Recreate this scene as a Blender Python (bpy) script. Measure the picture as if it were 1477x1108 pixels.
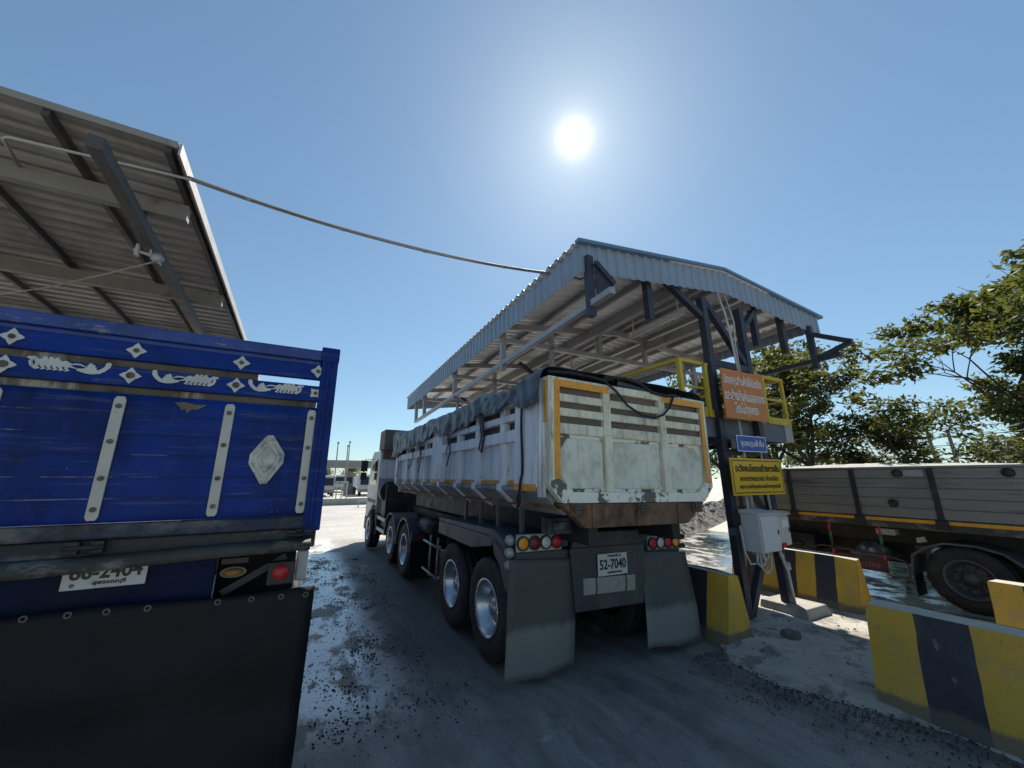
import bpy, bmesh, math, random
from mathutils import Vector, Matrix, Euler, noise as mnoise
R = math.radians
for o in list(bpy.data.objects): bpy.data.objects.remove(o)
S = bpy.context.scene
COL = S.collection

# ------------------------------------------------------------------ camera
cam_d = bpy.data.cameras.new("camera"); cam = bpy.data.objects.new("camera", cam_d); COL.objects.link(cam)
cam.location = (0, 0, 1.95)
cam.rotation_euler = (R(90 + 13.79), 0, R(-28.38))
cam_d.sensor_width = 36; cam_d.lens = 36 * 550 / 1477
cam_d.clip_start = 0.05; cam_d.clip_end = 3000
S.camera = cam

# ------------------------------------------------------------------ sky, sun, exposure
SUN_EL, SUN_AZ = R(46.1), R(39.65)          # azimuth from +Y towards +X
SD = Vector((math.sin(SUN_AZ) * math.cos(SUN_EL), math.cos(SUN_AZ) * math.cos(SUN_EL), math.sin(SUN_EL)))
W = bpy.data.worlds.new("World"); S.world = W; W.use_nodes = True
wn, wl = W.node_tree.nodes, W.node_tree.links
wn.clear()
sky = wn.new("ShaderNodeTexSky"); sky.sky_type = 'NISHITA'; sky.sun_disc = False
sky.sun_elevation = SUN_EL; sky.sun_rotation = SUN_AZ
sky.altitude = 0; sky.air_density = 1.0; sky.dust_density = 0.25; sky.ozone_density = 3.0
SKY_TINT = (4.95, 6.1, 6.5)
bg = wn.new("ShaderNodeBackground"); bg.inputs[1].default_value = 0.1
wo = wn.new("ShaderNodeOutputWorld")
# the bright sun itself with its aureole (a real direction in the sky)
geo = wn.new("ShaderNodeNewGeometry")
dot = wn.new("ShaderNodeVectorMath"); dot.operation = 'DOT_PRODUCT'; dot.inputs[1].default_value = -SD
wl.new(geo.outputs["Incoming"], dot.inputs[0])
def wmath(op, a, b=None):
    n = wn.new("ShaderNodeMath"); n.operation = op
    for i, v in enumerate((a, b)):
        if v is None: continue
        if isinstance(v, (int, float)): n.inputs[i].default_value = v
        else: wl.new(v, n.inputs[i])
    return n.outputs[0]
cosang = wmath('MINIMUM', dot.outputs["Value"], 1.0)
ang = wmath('ARCCOSINE', cosang)
g1 = wmath('MULTIPLY', wmath('EXPONENT', wmath('MULTIPLY', wmath('DIVIDE', ang, R(.95)), -1.0)), 17.0)
g2 = wmath('MULTIPLY', wmath('EXPONENT', wmath('MULTIPLY', wmath('DIVIDE', ang, R(5.5)), -1.0)), 1.6)
glow = wmath('ADD', g1, g2)
gc = wn.new("ShaderNodeMixRGB"); gc.blend_type = 'ADD'; gc.inputs[0].default_value = 1
gm = wn.new("ShaderNodeVectorMath"); gm.operation = 'SCALE'; gm.inputs[0].default_value = (1.0, 0.93, 0.82)
wl.new(glow, gm.inputs["Scale"])
sk = wn.new("ShaderNodeVectorMath"); sk.operation = 'SCALE'; sk.inputs["Scale"].default_value = .1
wl.new(sky.outputs[0], sk.inputs[0])
sg = wn.new("ShaderNodeGamma"); sg.inputs[1].default_value = .74; wl.new(sk.outputs[0], sg.inputs[0])   # hazy, even sky
st = wn.new("ShaderNodeVectorMath"); st.operation = 'MULTIPLY'; st.inputs[1].default_value = SKY_TINT
wl.new(sg.outputs[0], st.inputs[0])
wl.new(st.outputs[0], gc.inputs[1]); wl.new(gm.outputs[0], gc.inputs[2])
wl.new(gc.outputs[0], bg.inputs[0]); wl.new(bg.outputs[0], wo.inputs[0])
sun_d = bpy.data.lights.new("sun", 'SUN'); sun_d.energy = 5.0; sun_d.angle = R(0.5); sun_d.color = (1.0, 0.93, 0.82)
sun = bpy.data.objects.new("sun", sun_d); COL.objects.link(sun)
sun.rotation_euler = (-SD).to_track_quat('-Z', 'Y').to_euler()
S.view_settings.view_transform = 'Standard'; S.view_settings.look = 'None'
S.view_settings.exposure = 0.72; S.view_settings.gamma = 1; S.view_settings.use_curve_mapping = False

# ------------------------------------------------------------------ materials
def _n(nt, t, **kw):
    n = nt.nodes.new(t)
    for k, v in kw.items(): setattr(n, k, v)
    return n
def noise_mask(nt, vec, scale, lo, hi, detail=8, rough=0.65, stretch=None, seed=0.0):
    mp = _n(nt, "ShaderNodeMapping")
    mp.inputs["Location"].default_value = (seed * 3.1, seed * 1.7, seed * 2.3)
    if stretch: mp.inputs["Scale"].default_value = stretch
    nt.links.new(vec, mp.inputs[0])
    nz = _n(nt, "ShaderNodeTexNoise"); nz.inputs["Scale"].default_value = scale
    nz.inputs["Detail"].default_value = detail; nz.inputs["Roughness"].default_value = rough
    nt.links.new(mp.outputs[0], nz.inputs["Vector"])
    mr = _n(nt, "ShaderNodeMapRange"); mr.inputs[1].default_value = lo; mr.inputs[2].default_value = hi
    nt.links.new(nz.outputs[0], mr.inputs[0])
    return mr.outputs[0]
def mixc(nt, fac, a, b, mode='MIX'):
    m = _n(nt, "ShaderNodeMixRGB", blend_type=mode)
    for i, v in ((0, fac), (1, a), (2, b)):
        if isinstance(v, (int, float)): m.inputs[i].default_value = v
        elif isinstance(v, tuple): m.inputs[i].default_value = (*v, 1)
        else: nt.links.new(v, m.inputs[i])
    return m.outputs[0]
def fm(nt, op, a, b=0.0):
    m = _n(nt, "ShaderNodeMath", operation=op)
    for i, v in enumerate((a, b)):
        if isinstance(v, (int, float)): m.inputs[i].default_value = v
        else: nt.links.new(v, m.inputs[i])
    return m.outputs[0]
_seed = [0]
def mat(name, col, rough=.6, metal=0.0, var=.18, vs=2.5, layers=(), bump=.15, bs=40, rvar=.15, spec=.5, zdirt=None):
    """layers: (colour, scale, lo, hi, stretch, roughness or None, strength) of dirt / rust / peeled paint"""
    m = bpy.data.materials.new(name); m.use_nodes = True
    nt = m.node_tree; b = nt.nodes["Principled BSDF"]
    _seed[0] += 1; sd = _seed[0]
    tc = _n(nt, "ShaderNodeTexCoord"); v = tc.outputs["Object"]
    k = noise_mask(nt, v, vs, .3, .7, seed=sd)
    c = mixc(nt, k, tuple(x * (1 - var) for x in col), tuple(min(1, x * (1 + var)) for x in col))
    r = fm(nt, 'ADD', rough - rvar / 2, fm(nt, 'MULTIPLY', noise_mask(nt, v, vs * 2.3, .3, .7, seed=sd + .5), rvar))
    for i, (lc, sc, lo, hi, st, lr, amt) in enumerate(layers):
        k = noise_mask(nt, v, sc, lo, hi, stretch=st, seed=sd + 1.3 * i + 2, detail=10, rough=.7)
        k = fm(nt, 'MULTIPLY', k, amt)
        c = mixc(nt, k, c, lc)
        if lr is not None:
            mm = _n(nt, "ShaderNodeMix"); nt.links.new(k, mm.inputs[0]); nt.links.new(r, mm.inputs[2]); mm.inputs[3].default_value = lr
            r = mm.outputs[0]
    if zdirt:      # dried splash mark near the foot: colour, height, edge width, strength
        zc, zh, zw, za = zdirt
        sx = _n(nt, "ShaderNodeSeparateXYZ"); nt.links.new(v, sx.inputs[0])
        zz = fm(nt, 'ADD', sx.outputs[2], fm(nt, 'MULTIPLY', noise_mask(nt, v, 5, 0, 1, stretch=(1.6, 1.6, .5), seed=sd + 7), zw * 2.2))
        mr = _n(nt, "ShaderNodeMapRange", interpolation_type='SMOOTHSTEP'); mr.inputs[1].default_value = zh + zw * 1.6; mr.inputs[2].default_value = zh + zw * .6
        nt.links.new(zz, mr.inputs[0]); c = mixc(nt, fm(nt, 'MULTIPLY', mr.outputs[0], za), c, zc)
    nt.links.new(c, b.inputs["Base Color"]); nt.links.new(r, b.inputs["Roughness"])
    b.inputs["Metallic"].default_value = metal
    b.inputs['Specular IOR Level'].default_value = spec
    if bump:
        nz = _n(nt, "ShaderNodeTexNoise"); nz.inputs["Scale"].default_value = bs; nz.inputs["Detail"].default_value = 5
        nt.links.new(v, nz.inputs["Vector"])
        bp = _n(nt, "ShaderNodeBump"); bp.inputs["Strength"].default_value = bump; bp.inputs["Distance"].default_value = .01
        nt.links.new(nz.outputs[0], bp.inputs["Height"]); nt.links.new(bp.outputs[0], b.inputs["Normal"])
    return m
DUST = (.30, .27, .22); SOOT = (.015, .015, .017); RUST = (.16, .065, .025); RUSTD = (.07, .035, .02); BARE = (.22, .20, .17)
VST = (7, 7, .7)      # vertical streaks
HST = (.6, .6, 9)     # horizontal scuffs
M = {}
M['blue'] = mat('blue_paint', (.0028, .025, .175), .42, 0, .25, 1.6, [((.003, .008, .045), 2.2, .52, .72, (1, 1, .6), .6, .7), ((.10, .12, .17), 3.0, .55, .70, HST, .7, .55), ((.003, .005, .012), 1.3, .56, .7, (1, 1, .5), .5, .75), ((.22, .23, .25), 11, .665, .69, (1, 1, 2), .8, .8), ((.12, .13, .16), 6, .62, .75, VST, .7, .35)], .25, 14, spec=.15)
M['blue_rail'] = mat('worn_blue_rail', (.02, .05, .22), .5, 0, .3, 3, [((.28, .28, .28), 5, .58, .66, (1.2, 1, 4), .7, .75), (SOOT, 3, .5, .75, None, .7, .7)], .3, 20)
M['seam'] = mat('worn_seam', (.004, .018, .10), .5, 0, .3, 3, [((.20, .22, .28), 2.2, .52, .6, (1, 1, 1), .7, .8)], .2, spec=.2)
M['blue_dark'] = mat('grimy_dark_blue', (.003, .008, .04), .6, 0, .3, 3, [(SOOT, 2, .5, .7, None, .7, .7)], .2, spec=.15)
M['mud_blue'] = mat('muddy_sill', (.012, .018, .045), .6, 0, .3, 3, [((.16, .15, .13), 4, .45, .65, (1, 1, 1.6), .8, .8), (SOOT, 2.5, .5, .6, None, .7, .8)], .5, 18)
M['mud_rail'] = mat('dusty_beam', (.05, .046, .042), .75, 0, .4, 2.2, [(SOOT, 2.6, .48, .62, None, .6, .85), ((.2, .19, .165), 2.4, .54, .64, (1, 1, 2), .85, .8)], .6, 15)
M['gap_dust'] = mat('dusty_gap', (.13, .115, .09), .85, 0, .35, 3, [((.42, .41, .36), 2.6, .55, .62, (1, 1, .3), .9, .9), (SOOT, 3, .55, .65, None, .7, .7)], .5, 20)
M['white_decal'] = mat('pale_metal_decal', (.47, .47, .43), .5, .1, .15, 6, [((.12, .12, .10), 12, .58, .7, None, .7, .6)], .1)
M['alu_strip'] = mat('aluminium_strip', (.44, .42, .37), .5, .25, .12, 4, [((.15, .12, .09), 10, .6, .72, None, .7, .7)], .15)
M['reflector'] = mat('embossed_plate', (.42, .41, .37), .4, .25, .3, 9, [((.18, .18, .16), 14, .5, .62, None, .6, .7)], 1.0, 30)
M['bolt'] = mat('dull_bolt', (.10, .095, .085), .45, .6, .2, 8, [(RUSTD, 20, .5, .6, None, .8, .6)], .1)
M['rubber_flap'] = mat('black_rubber', (.005, .0055, .007), .55, 0, .3, 1.2, [((.016, .016, .017), 2.0, .5, .75, (.5, 1, 2.6), .7, .7), ((.03, .03, .03), 5, .66, .74, (1, 1, 1.5), .8, .6)], .3, 9, spec=.25)
M['grey_flap'] = mat('muddy_rubber', (.065, .066, .066), .55, 0, .25, 1.5, [((.085, .082, .070), 1.6, .5, .68, (1, 1, .6), .8, .7), ((.02, .02, .02), 9, .58, .7, VST, .6, .6)], .35, 12, zdirt=((.20, .195, .175), .50, .10, .8))
M['white'] = mat('old_white_paint', (.68, .66, .52), .55, 0, .12, 2, [((.34, .30, .20), 3, .46, .68, (1.3, 1.3, .7), .7, .75), (RUST, 9, .63, .68, (1, 1, .7), .85, .85), ((.22, .19, .14), 2.2, .5, .68, VST, .7, .65), ((.14, .07, .03), 5, .6, .68, (3, 3, .35), .85, .7)], .3, 16)
M['white_panel'] = mat('stained_pale_panel', (.62, .64, .55), .5, 0, .1, 2, [((.33, .27, .14), 2.6, .47, .68, None, .7, .8), ((.26, .24, .19), 5, .55, .72, VST, .8, .6), ((.20, .18, .14), 14, .6, .7, None, .8, .5)], .25, 12)
M['peel'] = mat('peeling_white_paint', (.72, .73, .63), .5, 0, .1, 2, [((.13, .12, .10), 3.0, .525, .54, None, .8, 1.0), (RUST, 5, .58, .66, None, .85, .7)], .5, 22)
M['side_white'] = mat('grey_white_side', (.70, .73, .74), .5, 0, .1, 1.2, [((.21, .22, .22), 2.2, .48, .72, (4, 4, .5), .7, .65), ((.15, .10, .06), 8, .63, .69, (1, 1, .8), .85, .8), ((.44, .46, .49), 1.1, .55, .75, None, .5, .5)], .25, 14)
M['skirt_white'] = mat('dirty_skirt', (.24, .26, .28), .65, 0, .2, 2, [((.07, .07, .068), 3, .48, .68, (1, 1, .6), .8, .8)], .35, 18)
M['rust'] = mat('rusted_steel', (.15, .085, .050), .8, 0, .35, 3, [((.36, .17, .055), 3.5, .52, .68, (1.5, 1.5, .5), .9, .8), ((.035, .025, .02), 2.6, .5, .62, None, .8, .8), ((.42, .43, .40), 3.2, .655, .67, VST, .6, .85)], .5, 30)
M['taupe'] = mat('dusty_inner_plate', (.13, .108, .09), .85, 0, .3, 3, [((.14, .12, .10), 6, .5, .7, HST, .9, .7)], .5, 22)
M['orange_tape'] = mat('amber_reflective_tape', (.68, .30, .020), .45, 0, .14, 5, [((.30, .24, .14), 6, .56, .68, None, .7, .65), ((.36, .17, .03), 24, .55, .6, None, .6, .5)], .15, 60)
M['tarp'] = mat('dark_tarpaulin', (.042, .050, .060), .42, 0, .25, 2, [((.11, .115, .12), 2.2, .5, .75, None, .5, .6)], .3, 12)
M['strap'] = mat('black_strap', (.012, .012, .015), .7, 0, .2, 6)
M['chassis'] = mat('black_chassis', (.014, .014, .016), .55, .0, .3, 3, [((.075, .068, .058), 3, .52, .7, None, .9, .7)], .4, 20)
M['fender'] = mat('grey_fender', (.055, .062, .072), .45, 0, .2, 2, [((.13, .125, .115), 2.4, .5, .7, None, .8, .6)], .25, 14)
M['bumper'] = mat('dark_bumper', (.040, .042, .048), .5, 0, .2, 2, [((.11, .095, .085), 2.2, .5, .68, (1, 1, .5), .85, .7), (SOOT, 3, .55, .7, None, .6, .6)], .3, 16)
M['tyre'] = mat('tyre_rubber', (.018, .018, .019), .75, 0, .25, 5, [((.075, .072, .066), 3.2, .5, .72, None, .9, .7)], .5, 26)
M['rim'] = mat('bright_wheel_rim', (.52, .54, .57), .28, .85, .12, 4, [((.11, .10, .09), 3, .53, .72, None, .7, .6)], .12, 30)
M['rim_dark'] = mat('dirty_wheel_rim', (.085, .085, .088), .55, .3, .2, 4, [((.16, .15, .13), 3, .5, .7, None, .8, .6)], .2, 30)
M['lens_red'] = mat('red_lens', (.42, .014, .02), .25, 0, .1, 8, bump=.4, bs=120)
M['lens_dark'] = mat('dark_red_lens', (.13, .018, .032), .3, 0, .1, 8, bump=.4, bs=120)
M['lens_amber'] = mat('amber_lens', (.72, .30, .015), .25, 0, .1, 8, bump=.4, bs=120)
M['lens_old_amber'] = mat('dirty_amber_lens', (.28, .13, .03), .4, 0, .2, 8, bump=.4, bs=120)
M['lens_clear'] = mat('clear_lens', (.52, .53, .50), .2, .1, .1, 8, bump=.4, bs=120)
M['lamp_plate'] = mat('lamp_bar_steel', (.33, .33, .31), .4, .3, .15, 4, [((.11, .10, .09), 6, .55, .7, None, .7, .7)], .15)
M['plate'] = mat('plate_white', (.50, .51, .50), .4, 0, .06, 5, [((.22, .21, .19), 6, .58, .75, None, .7, .5)], .1)
M['black_ink'] = mat('black_ink', (.012, .012, .014), .5, 0, .05, 5, bump=0)
M['grey_steel'] = mat('grey_steel', (.30, .31, .33), .5, .2, .15, 2, [((.26, .25, .22), 4, .56, .72, None, .8, .4)], .15, 20)
M['dark_steel'] = mat('dark_blue_steel', (.028, .032, .050), .5, .1, .25, 2, [((.09, .09, .09), 4, .55, .72, None, .8, .5)], .2, 20)
M['roof_in'] = mat('roof_sheet_underside', (.80, .80, .80), .55, .1, .1, 1.2, [((.3, .29, .27), 1.3, .5, .72, None, .8, .5)], .12, 14)
M['roof_in_old'] = mat('old_roof_underside', (.35, .34, .31), .6, .1, .15, 1.2, [((.10, .09, .075), 1.1, .48, .7, None, .85, .6)], .15, 14)
M['roof_out'] = mat('roof_sheet', (.12, .19, .29), .4, .2, .12, 2, [((.22, .22, .22), 2, .55, .75, None, .7, .5)], .1, 14)
M['fascia'] = mat('fascia_sheet', (.23, .29, .36), .45, .15, .1, 1.5, [((.17, .17, .165), 2.2, .5, .72, VST, .7, .5)], .1, 14)
M['purlin'] = mat('grey_purlin', (.32, .32, .32), .55, .1, .15, 2, [((.06, .055, .05), 3, .52, .7, None, .8, .5)], .15)
M['purlin_dark'] = mat('dark_purlin', (.065, .062, .058), .6, .1, .2, 2, [((.03, .03, .03), 3, .52, .7, None, .8, .6)], .15)
M['beam_old'] = mat('weathered_beam', (.22, .21, .185), .65, .05, .2, 1.5, [((.07, .062, .055), 2.2, .56, .7, None, .85, .8), ((.35, .29, .09), 1.3, .68, .7, None, .7, .7)], .25)
M['trim'] = mat('pale_trim', (.38, .37, .35), .5, .1, .1, 3, bump=.1)
M['conduit'] = mat('pvc_conduit', (.42, .42, .41), .5, 0, .08, 3, bump=.05)
M['tube_light'] = mat('unlit_tube', (.62, .63, .62), .35, 0, .05, 4, bump=0)
M['yellow_rail'] = mat('yellow_railing', (.46, .34, .030), .5, 0, .18, 3, [((.16, .13, .06), 7, .56, .7, None, .8, .6)], .15, 24)
M['channel'] = mat('steel_channel', (.10, .115, .14), .5, .2, .15, 3, [((.18, .17, .15), 4, .55, .72, None, .8, .5)], .15)
M['sign_orange'] = mat('orange_sign', (.46, .16, .035), .45, 0, .05, 2, [((.34, .15, .06), 2, .55, .75, None, .6, .5)], .03)
M['sign_blue'] = mat('blue_sign', (.018, .065, .34), .4, 0, .06, 2, bump=.03)
M['sign_yellow'] = mat('yellow_sign', (.60, .37, .010), .45, 0, .06, 2, [((.40, .25, .05), 2, .58, .75, None, .6, .5)], .03)
M['sign_white'] = mat('sign_white', (.62, .62, .60), .45, 0, .04, 4, bump=0)
M['sign_back'] = mat('sign_metal_edge', (.30, .29, .27), .5, .4, .1, 4)
M['cabinet'] = mat('cabinet_grey', (.52, .54, .55), .42, 0, .04, 2, [((.36, .35, .32), 3, .58, .75, VST, .6, .5)], .05)
M['red_tag'] = mat('red_tag', (.42, .02, .03), .45, 0, .05, 5, bump=0)
M['barrier_yellow'] = mat('barrier_yellow', (.56, .33, .040), .6, 0, .1, 3, [((.27, .235, .15), 2.2, .5, .7, (1, 1, .8), .8, .75), ((.12, .11, .09), 7, .6, .68, VST, .8, .5), ((.12, .11, .09), 14, .62, .68, None, .8, .7)], .35, 20, zdirt=((.12, .105, .085), .13, .05, .85))
M['barrier_black'] = mat('barrier_black', (.030, .031, .042), .6, 0, .2, 3, [((.10, .10, .10), 2.4, .53, .72, (1, 1, .8), .8, .55), ((.28, .27, .25), 9, .62, .66, (1, 1, .3), .8, .6)], .35, 20, zdirt=((.11, .10, .085), .13, .05, .8))
M['barrier_conc'] = mat('barrier_cap', (.46, .43, .36), .8, 0, .12, 4, [((.2, .19, .17), 6, .56, .7, None, .85, .6)], .4, 26)
M['concrete'] = mat('concrete', (.34, .32, .28), .85, 0, .15, 3, [((.14, .13, .12), 4, .52, .7, None, .9, .6)], .5, 24)
M['rock'] = mat('rock', (.11, .105, .10), .85, 0, .3, 6, bump=.8, bs=12)
M['alu'] = mat('grimy_aluminium', (.20, .195, .185), .5, .25, .15, 1.6, [((.33, .32, .30), 2.2, .54, .74, HST, .6, .6), ((.035, .034, .034), 1.6, .54, .70, (.35, .35, 5), .8, .85)], .15, 20)
M['red_pole'] = mat('red_stripe', (.42, .03, .04), .5, 0, .1, 6)
M['green_pole'] = mat('green_stripe', (.03, .16, .07), .5, 0, .1, 6)
M['dull_red'] = mat('dull_red_board', (.075, .040, .036), .75, 0, .3, 5, [((.19, .11, .10), 7, .5, .62, (1, 1, 2), .8, .6)], .3)
M['foil'] = mat('crumpled_foil', (.38, .39, .40), .3, .7, .2, 6, [((.07, .07, .07), 4, .5, .6, None, .6, .8)], 1.5, 14)
M['cabinet2'] = mat('cabinet_cream', (.47, .47, .44), .45, 0, .05, 2, bump=.05)
M['gravel_load'] = mat('pale_gravel', (.40, .39, .36), .9, 0, .3, 20, bump=1.0, bs=30)
M['glass'] = mat('cab_glass', (.018, .022, .026), .08, 0, .1, 3, bump=0)
M['cab_white'] = mat('cab_white', (.38, .40, .40), .4, 0, .08, 2, [((.24, .22, .19), 2.2, .55, .75, None, .7, .5)], .1)
M['cable'] = mat('grey_cable', (.27, .265, .26), .6, 0, .15, 6)
M['black_cable'] = mat('black_cable', (.02, .02, .022), .6, 0, .15, 6)
M['rope'] = mat('pale_rope', (.36, .34, .30), .85, 0, .15, 20)
M['bark'] = mat('bark', (.060, .050, .040), .9, 0, .3, 6, bump=.8, bs=18)
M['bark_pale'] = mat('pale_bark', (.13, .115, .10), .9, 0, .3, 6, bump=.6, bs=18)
M['pole_conc'] = mat('pole_concrete', (.15, .145, .135), .85, 0, .15, 3)
M['far_wall'] = mat('far_wall', (.34, .34, .31), .85, 0, .15, .6, [((.2, .2, .18), 1, .5, .7, VST, .9, .5)], .3)
M['far_grey'] = mat('far_grey_cladding', (.20, .21, .205), .6, 0, .08, .6)
M['red_white'] = mat('faded_red', (.40, .12, .10), .6, 0, .1, 3)
def leaf_mat(name, c1, c2):
    m = bpy.data.materials.new(name); m.use_nodes = True; nt = m.node_tree; b = nt.nodes["Principled BSDF"]
    tc = _n(nt, "ShaderNodeTexCoord")
    k = noise_mask(nt, tc.outputs["Object"], 1.1, .35, .65, detail=3)
    k2 = noise_mask(nt, tc.outputs["Object"], 9, .35, .65, detail=2)
    c = mixc(nt, fm(nt, 'MULTIPLY', fm(nt, 'ADD', k, k2), .5), c1, c2)
    nt.links.new(c, b.inputs["Base Color"]); b.inputs["Roughness"].default_value = .62
    tr = _n(nt, "ShaderNodeBsdfTranslucent")
    c3 = mixc(nt, .5, c, (.16, .17, .015)); nt.links.new(c3, tr.inputs[0])
    ms = _n(nt, "ShaderNodeMixShader"); ms.inputs[0].default_value = .45
    out = nt.nodes["Material Output"]
    nt.links.new(b.outputs[0], ms.inputs[1]); nt.links.new(tr.outputs[0], ms.inputs[2]); nt.links.new(ms.outputs[0], out.inputs[0])
    return m
M['leaf'] = leaf_mat('leaves_green', (.035, .050, .018), (.13, .15, .038))
M['leaf_dark'] = leaf_mat('leaves_dark', (.022, .036, .016), (.075, .095, .030))
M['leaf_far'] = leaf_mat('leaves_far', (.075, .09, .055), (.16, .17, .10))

# ------------------------------------------------------------------ mesh builder
ORG = {}
class MB:
    def __init__(s): s.bm = bmesh.new(); s.mi = 0
    def quad(s, pts):
        vs = [s.bm.verts.new(Vector(p)) for p in pts]
        f = s.bm.faces.new(vs); f.material_index = s.mi; return f
    def box(s, x0, x1, y0, y1, z0, z1):
        return s.hexa([(x0, y0, z0), (x1, y0, z0), (x1, y1, z0), (x0, y1, z0)], [(x0, y0, z1), (x1, y0, z1), (x1, y1, z1), (x0, y1, z1)])
    def hexa(s, bot, top):
        v = [s.bm.verts.new(Vector(p)) for p in list(bot) + list(top)]
        n = len(bot)
        fs = [s.bm.faces.new(v[:n][::-1]), s.bm.faces.new(v[n:])]
        for i in range(n):
            j = (i + 1) % n; fs.append(s.bm.faces.new((v[i], v[j], v[n + j], v[n + i])))
        for f in fs: f.material_index = s.mi
        return s
    def prism(s, poly, vec):
        vec = Vector(vec); a = [Vector(p) for p in poly]
        return s.hexa(a, [p + vec for p in a])
    def beam(s, p0, p1, w, h, up=(0, 0, 1)):
        p0, p1 = Vector(p0), Vector(p1); d = (p1 - p0).normalized(); u = Vector(up)
        if abs(d.dot(u)) > .98: u = Vector((0, 1, 0))
        r = d.cross(u).normalized(); u = r.cross(d)
        q = [-r * w / 2 - u * h / 2, r * w / 2 - u * h / 2, r * w / 2 + u * h / 2, -r * w / 2 + u * h / 2]
        return s.hexa([p0 + k for k in q], [p1 + k for k in q])
    def tube(s, pts, r, seg=8, cap=True):
        pts = [Vector(p) for p in pts]; n = len(pts)
        rs = r if isinstance(r, (list, tuple)) else [r] * n
        rings = []; prev = None
        for i, p in enumerate(pts):
            d = (pts[min(i + 1, n - 1)] - pts[max(i - 1, 0)])
            d = d.normalized() if d.length > 1e-9 else Vector((0, 0, 1))
            if prev is None:
                a = d.orthogonal().normalized()
            else:
                a = prev - d * prev.dot(d); a = a.normalized() if a.length > 1e-6 else d.orthogonal().normalized()
            prev = a; b = d.cross(a)
            rings.append([s.bm.verts.new(p + (a * math.cos(2 * math.pi * k / seg) + b * math.sin(2 * math.pi * k / seg)) * rs[i]) for k in range(seg)])
        for i in range(n - 1):
            for k in range(seg):
                f = s.bm.faces.new((rings[i][k], rings[i][(k + 1) % seg], rings[i + 1][(k + 1) % seg], rings[i + 1][k]))
                f.material_index = s.mi; f.smooth = True
        if cap:
            for rg, rev in ((rings[0], True), (rings[-1], False)):
                f = s.bm.faces.new(rg[::-1] if rev else rg); f.material_index = s.mi
        return s
    def lathe(s, prof, c, axis, seg=32, smooth=True):
        c = Vector(c); ax = Vector(axis).normalized(); a = ax.orthogonal().normalized(); b = ax.cross(a)
        rings = []
        for t, r in prof:
            if r < 1e-5: rings.append([s.bm.verts.new(c + ax * t)])
            else: rings.append([s.bm.verts.new(c + ax * t + (a * math.cos(2 * math.pi * k / seg) + b * math.sin(2 * math.pi * k / seg)) * r) for k in range(seg)])
        for i in range(len(rings) - 1):
            A, B = rings[i], rings[i + 1]
            for k in range(seg):
                j = (k + 1) % seg
                if len(A) == 1 and len(B) == 1: continue
                if len(A) == 1: f = s.bm.faces.new((A[0], B[j], B[k]))
                elif len(B) == 1: f = s.bm.faces.new((A[k], A[j], B[0]))
                else: f = s.bm.faces.new((A[k], A[j], B[j], B[k]))
                f.material_index = s.mi; f.smooth = smooth
        return s
    def disc(s, c, axis, r, h, seg=20):
        return s.lathe([(0, 0), (0, r), (h, r), (h, 0)], c, axis, seg, False)
    def grid(s, P, smooth=True):
        V = [[s.bm.verts.new(Vector(p)) for p in row] for row in P]
        for i in range(len(V) - 1):
            for j in range(len(V[0]) - 1):
                f = s.bm.faces.new((V[i][j], V[i][j + 1], V[i + 1][j + 1], V[i + 1][j])); f.smooth = smooth; f.material_index = s.mi
        return s
    def build(s, name, mats, parent=None, bevel=0, loc=None, rot=None, solid=0, bseg=2):
        if not isinstance(mats, (list, tuple)): mats = [mats]
        o = finish(s.bm, name, mats, parent, loc, rot)
        if solid:
            md = o.modifiers.new('solid', 'SOLIDIFY'); md.thickness = solid; md.offset = 0
        if bevel:
            md = o.modifiers.new('bevel', 'BEVEL'); md.width = bevel; md.segments = bseg; md.limit_method = 'ANGLE'; md.angle_limit = R(35)
        return o
def finish(bm, name, mats, parent, loc, rot):
    org = Vector(ORG[parent.name]) if parent else Vector(loc or (0, 0, 0))
    for v in bm.verts: v.co -= org
    bmesh.ops.recalc_face_normals(bm, faces=bm.faces[:])
    me = bpy.data.meshes.new(name); bm.to_mesh(me); bm.free()
    for m in mats: me.materials.append(m)
    o = bpy.data.objects.new(name, me); COL.objects.link(o)
    if parent: o.parent = parent
    else:
        o.location = org
        if rot: o.rotation_euler = rot
    ORG[o.name] = org
    return o
def tag(o, label=None, cat=None, group=None, kind=None):
    if label: o['label'] = label
    if cat: o['category'] = cat
    if group: o['group'] = group
    if kind: o['kind'] = kind
    return o
def thing(name, loc, label, cat, group=None, rot=None):
    o = bpy.data.objects.new(name, None); COL.objects.link(o); o.location = loc; o.empty_display_size = .2
    if rot: o.rotation_euler = rot
    ORG[o.name] = Vector(loc); return tag(o, label, cat, group)
def dup(o, delta, parent=None):
    c = o.copy(); COL.objects.link(c)
    if parent is not None: c.parent = parent
    c.location = o.location + Vector(delta)
    ORG[c.name] = ORG[o.name]
    for ch in list(o.children):
        d = ch.copy(); COL.objects.link(d); d.parent = c; ORG[d.name] = ORG[ch.name]
        for g in list(ch.children):
            e = g.copy(); COL.objects.link(e); e.parent = d; ORG[e.name] = ORG[g.name]
    return c
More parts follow.
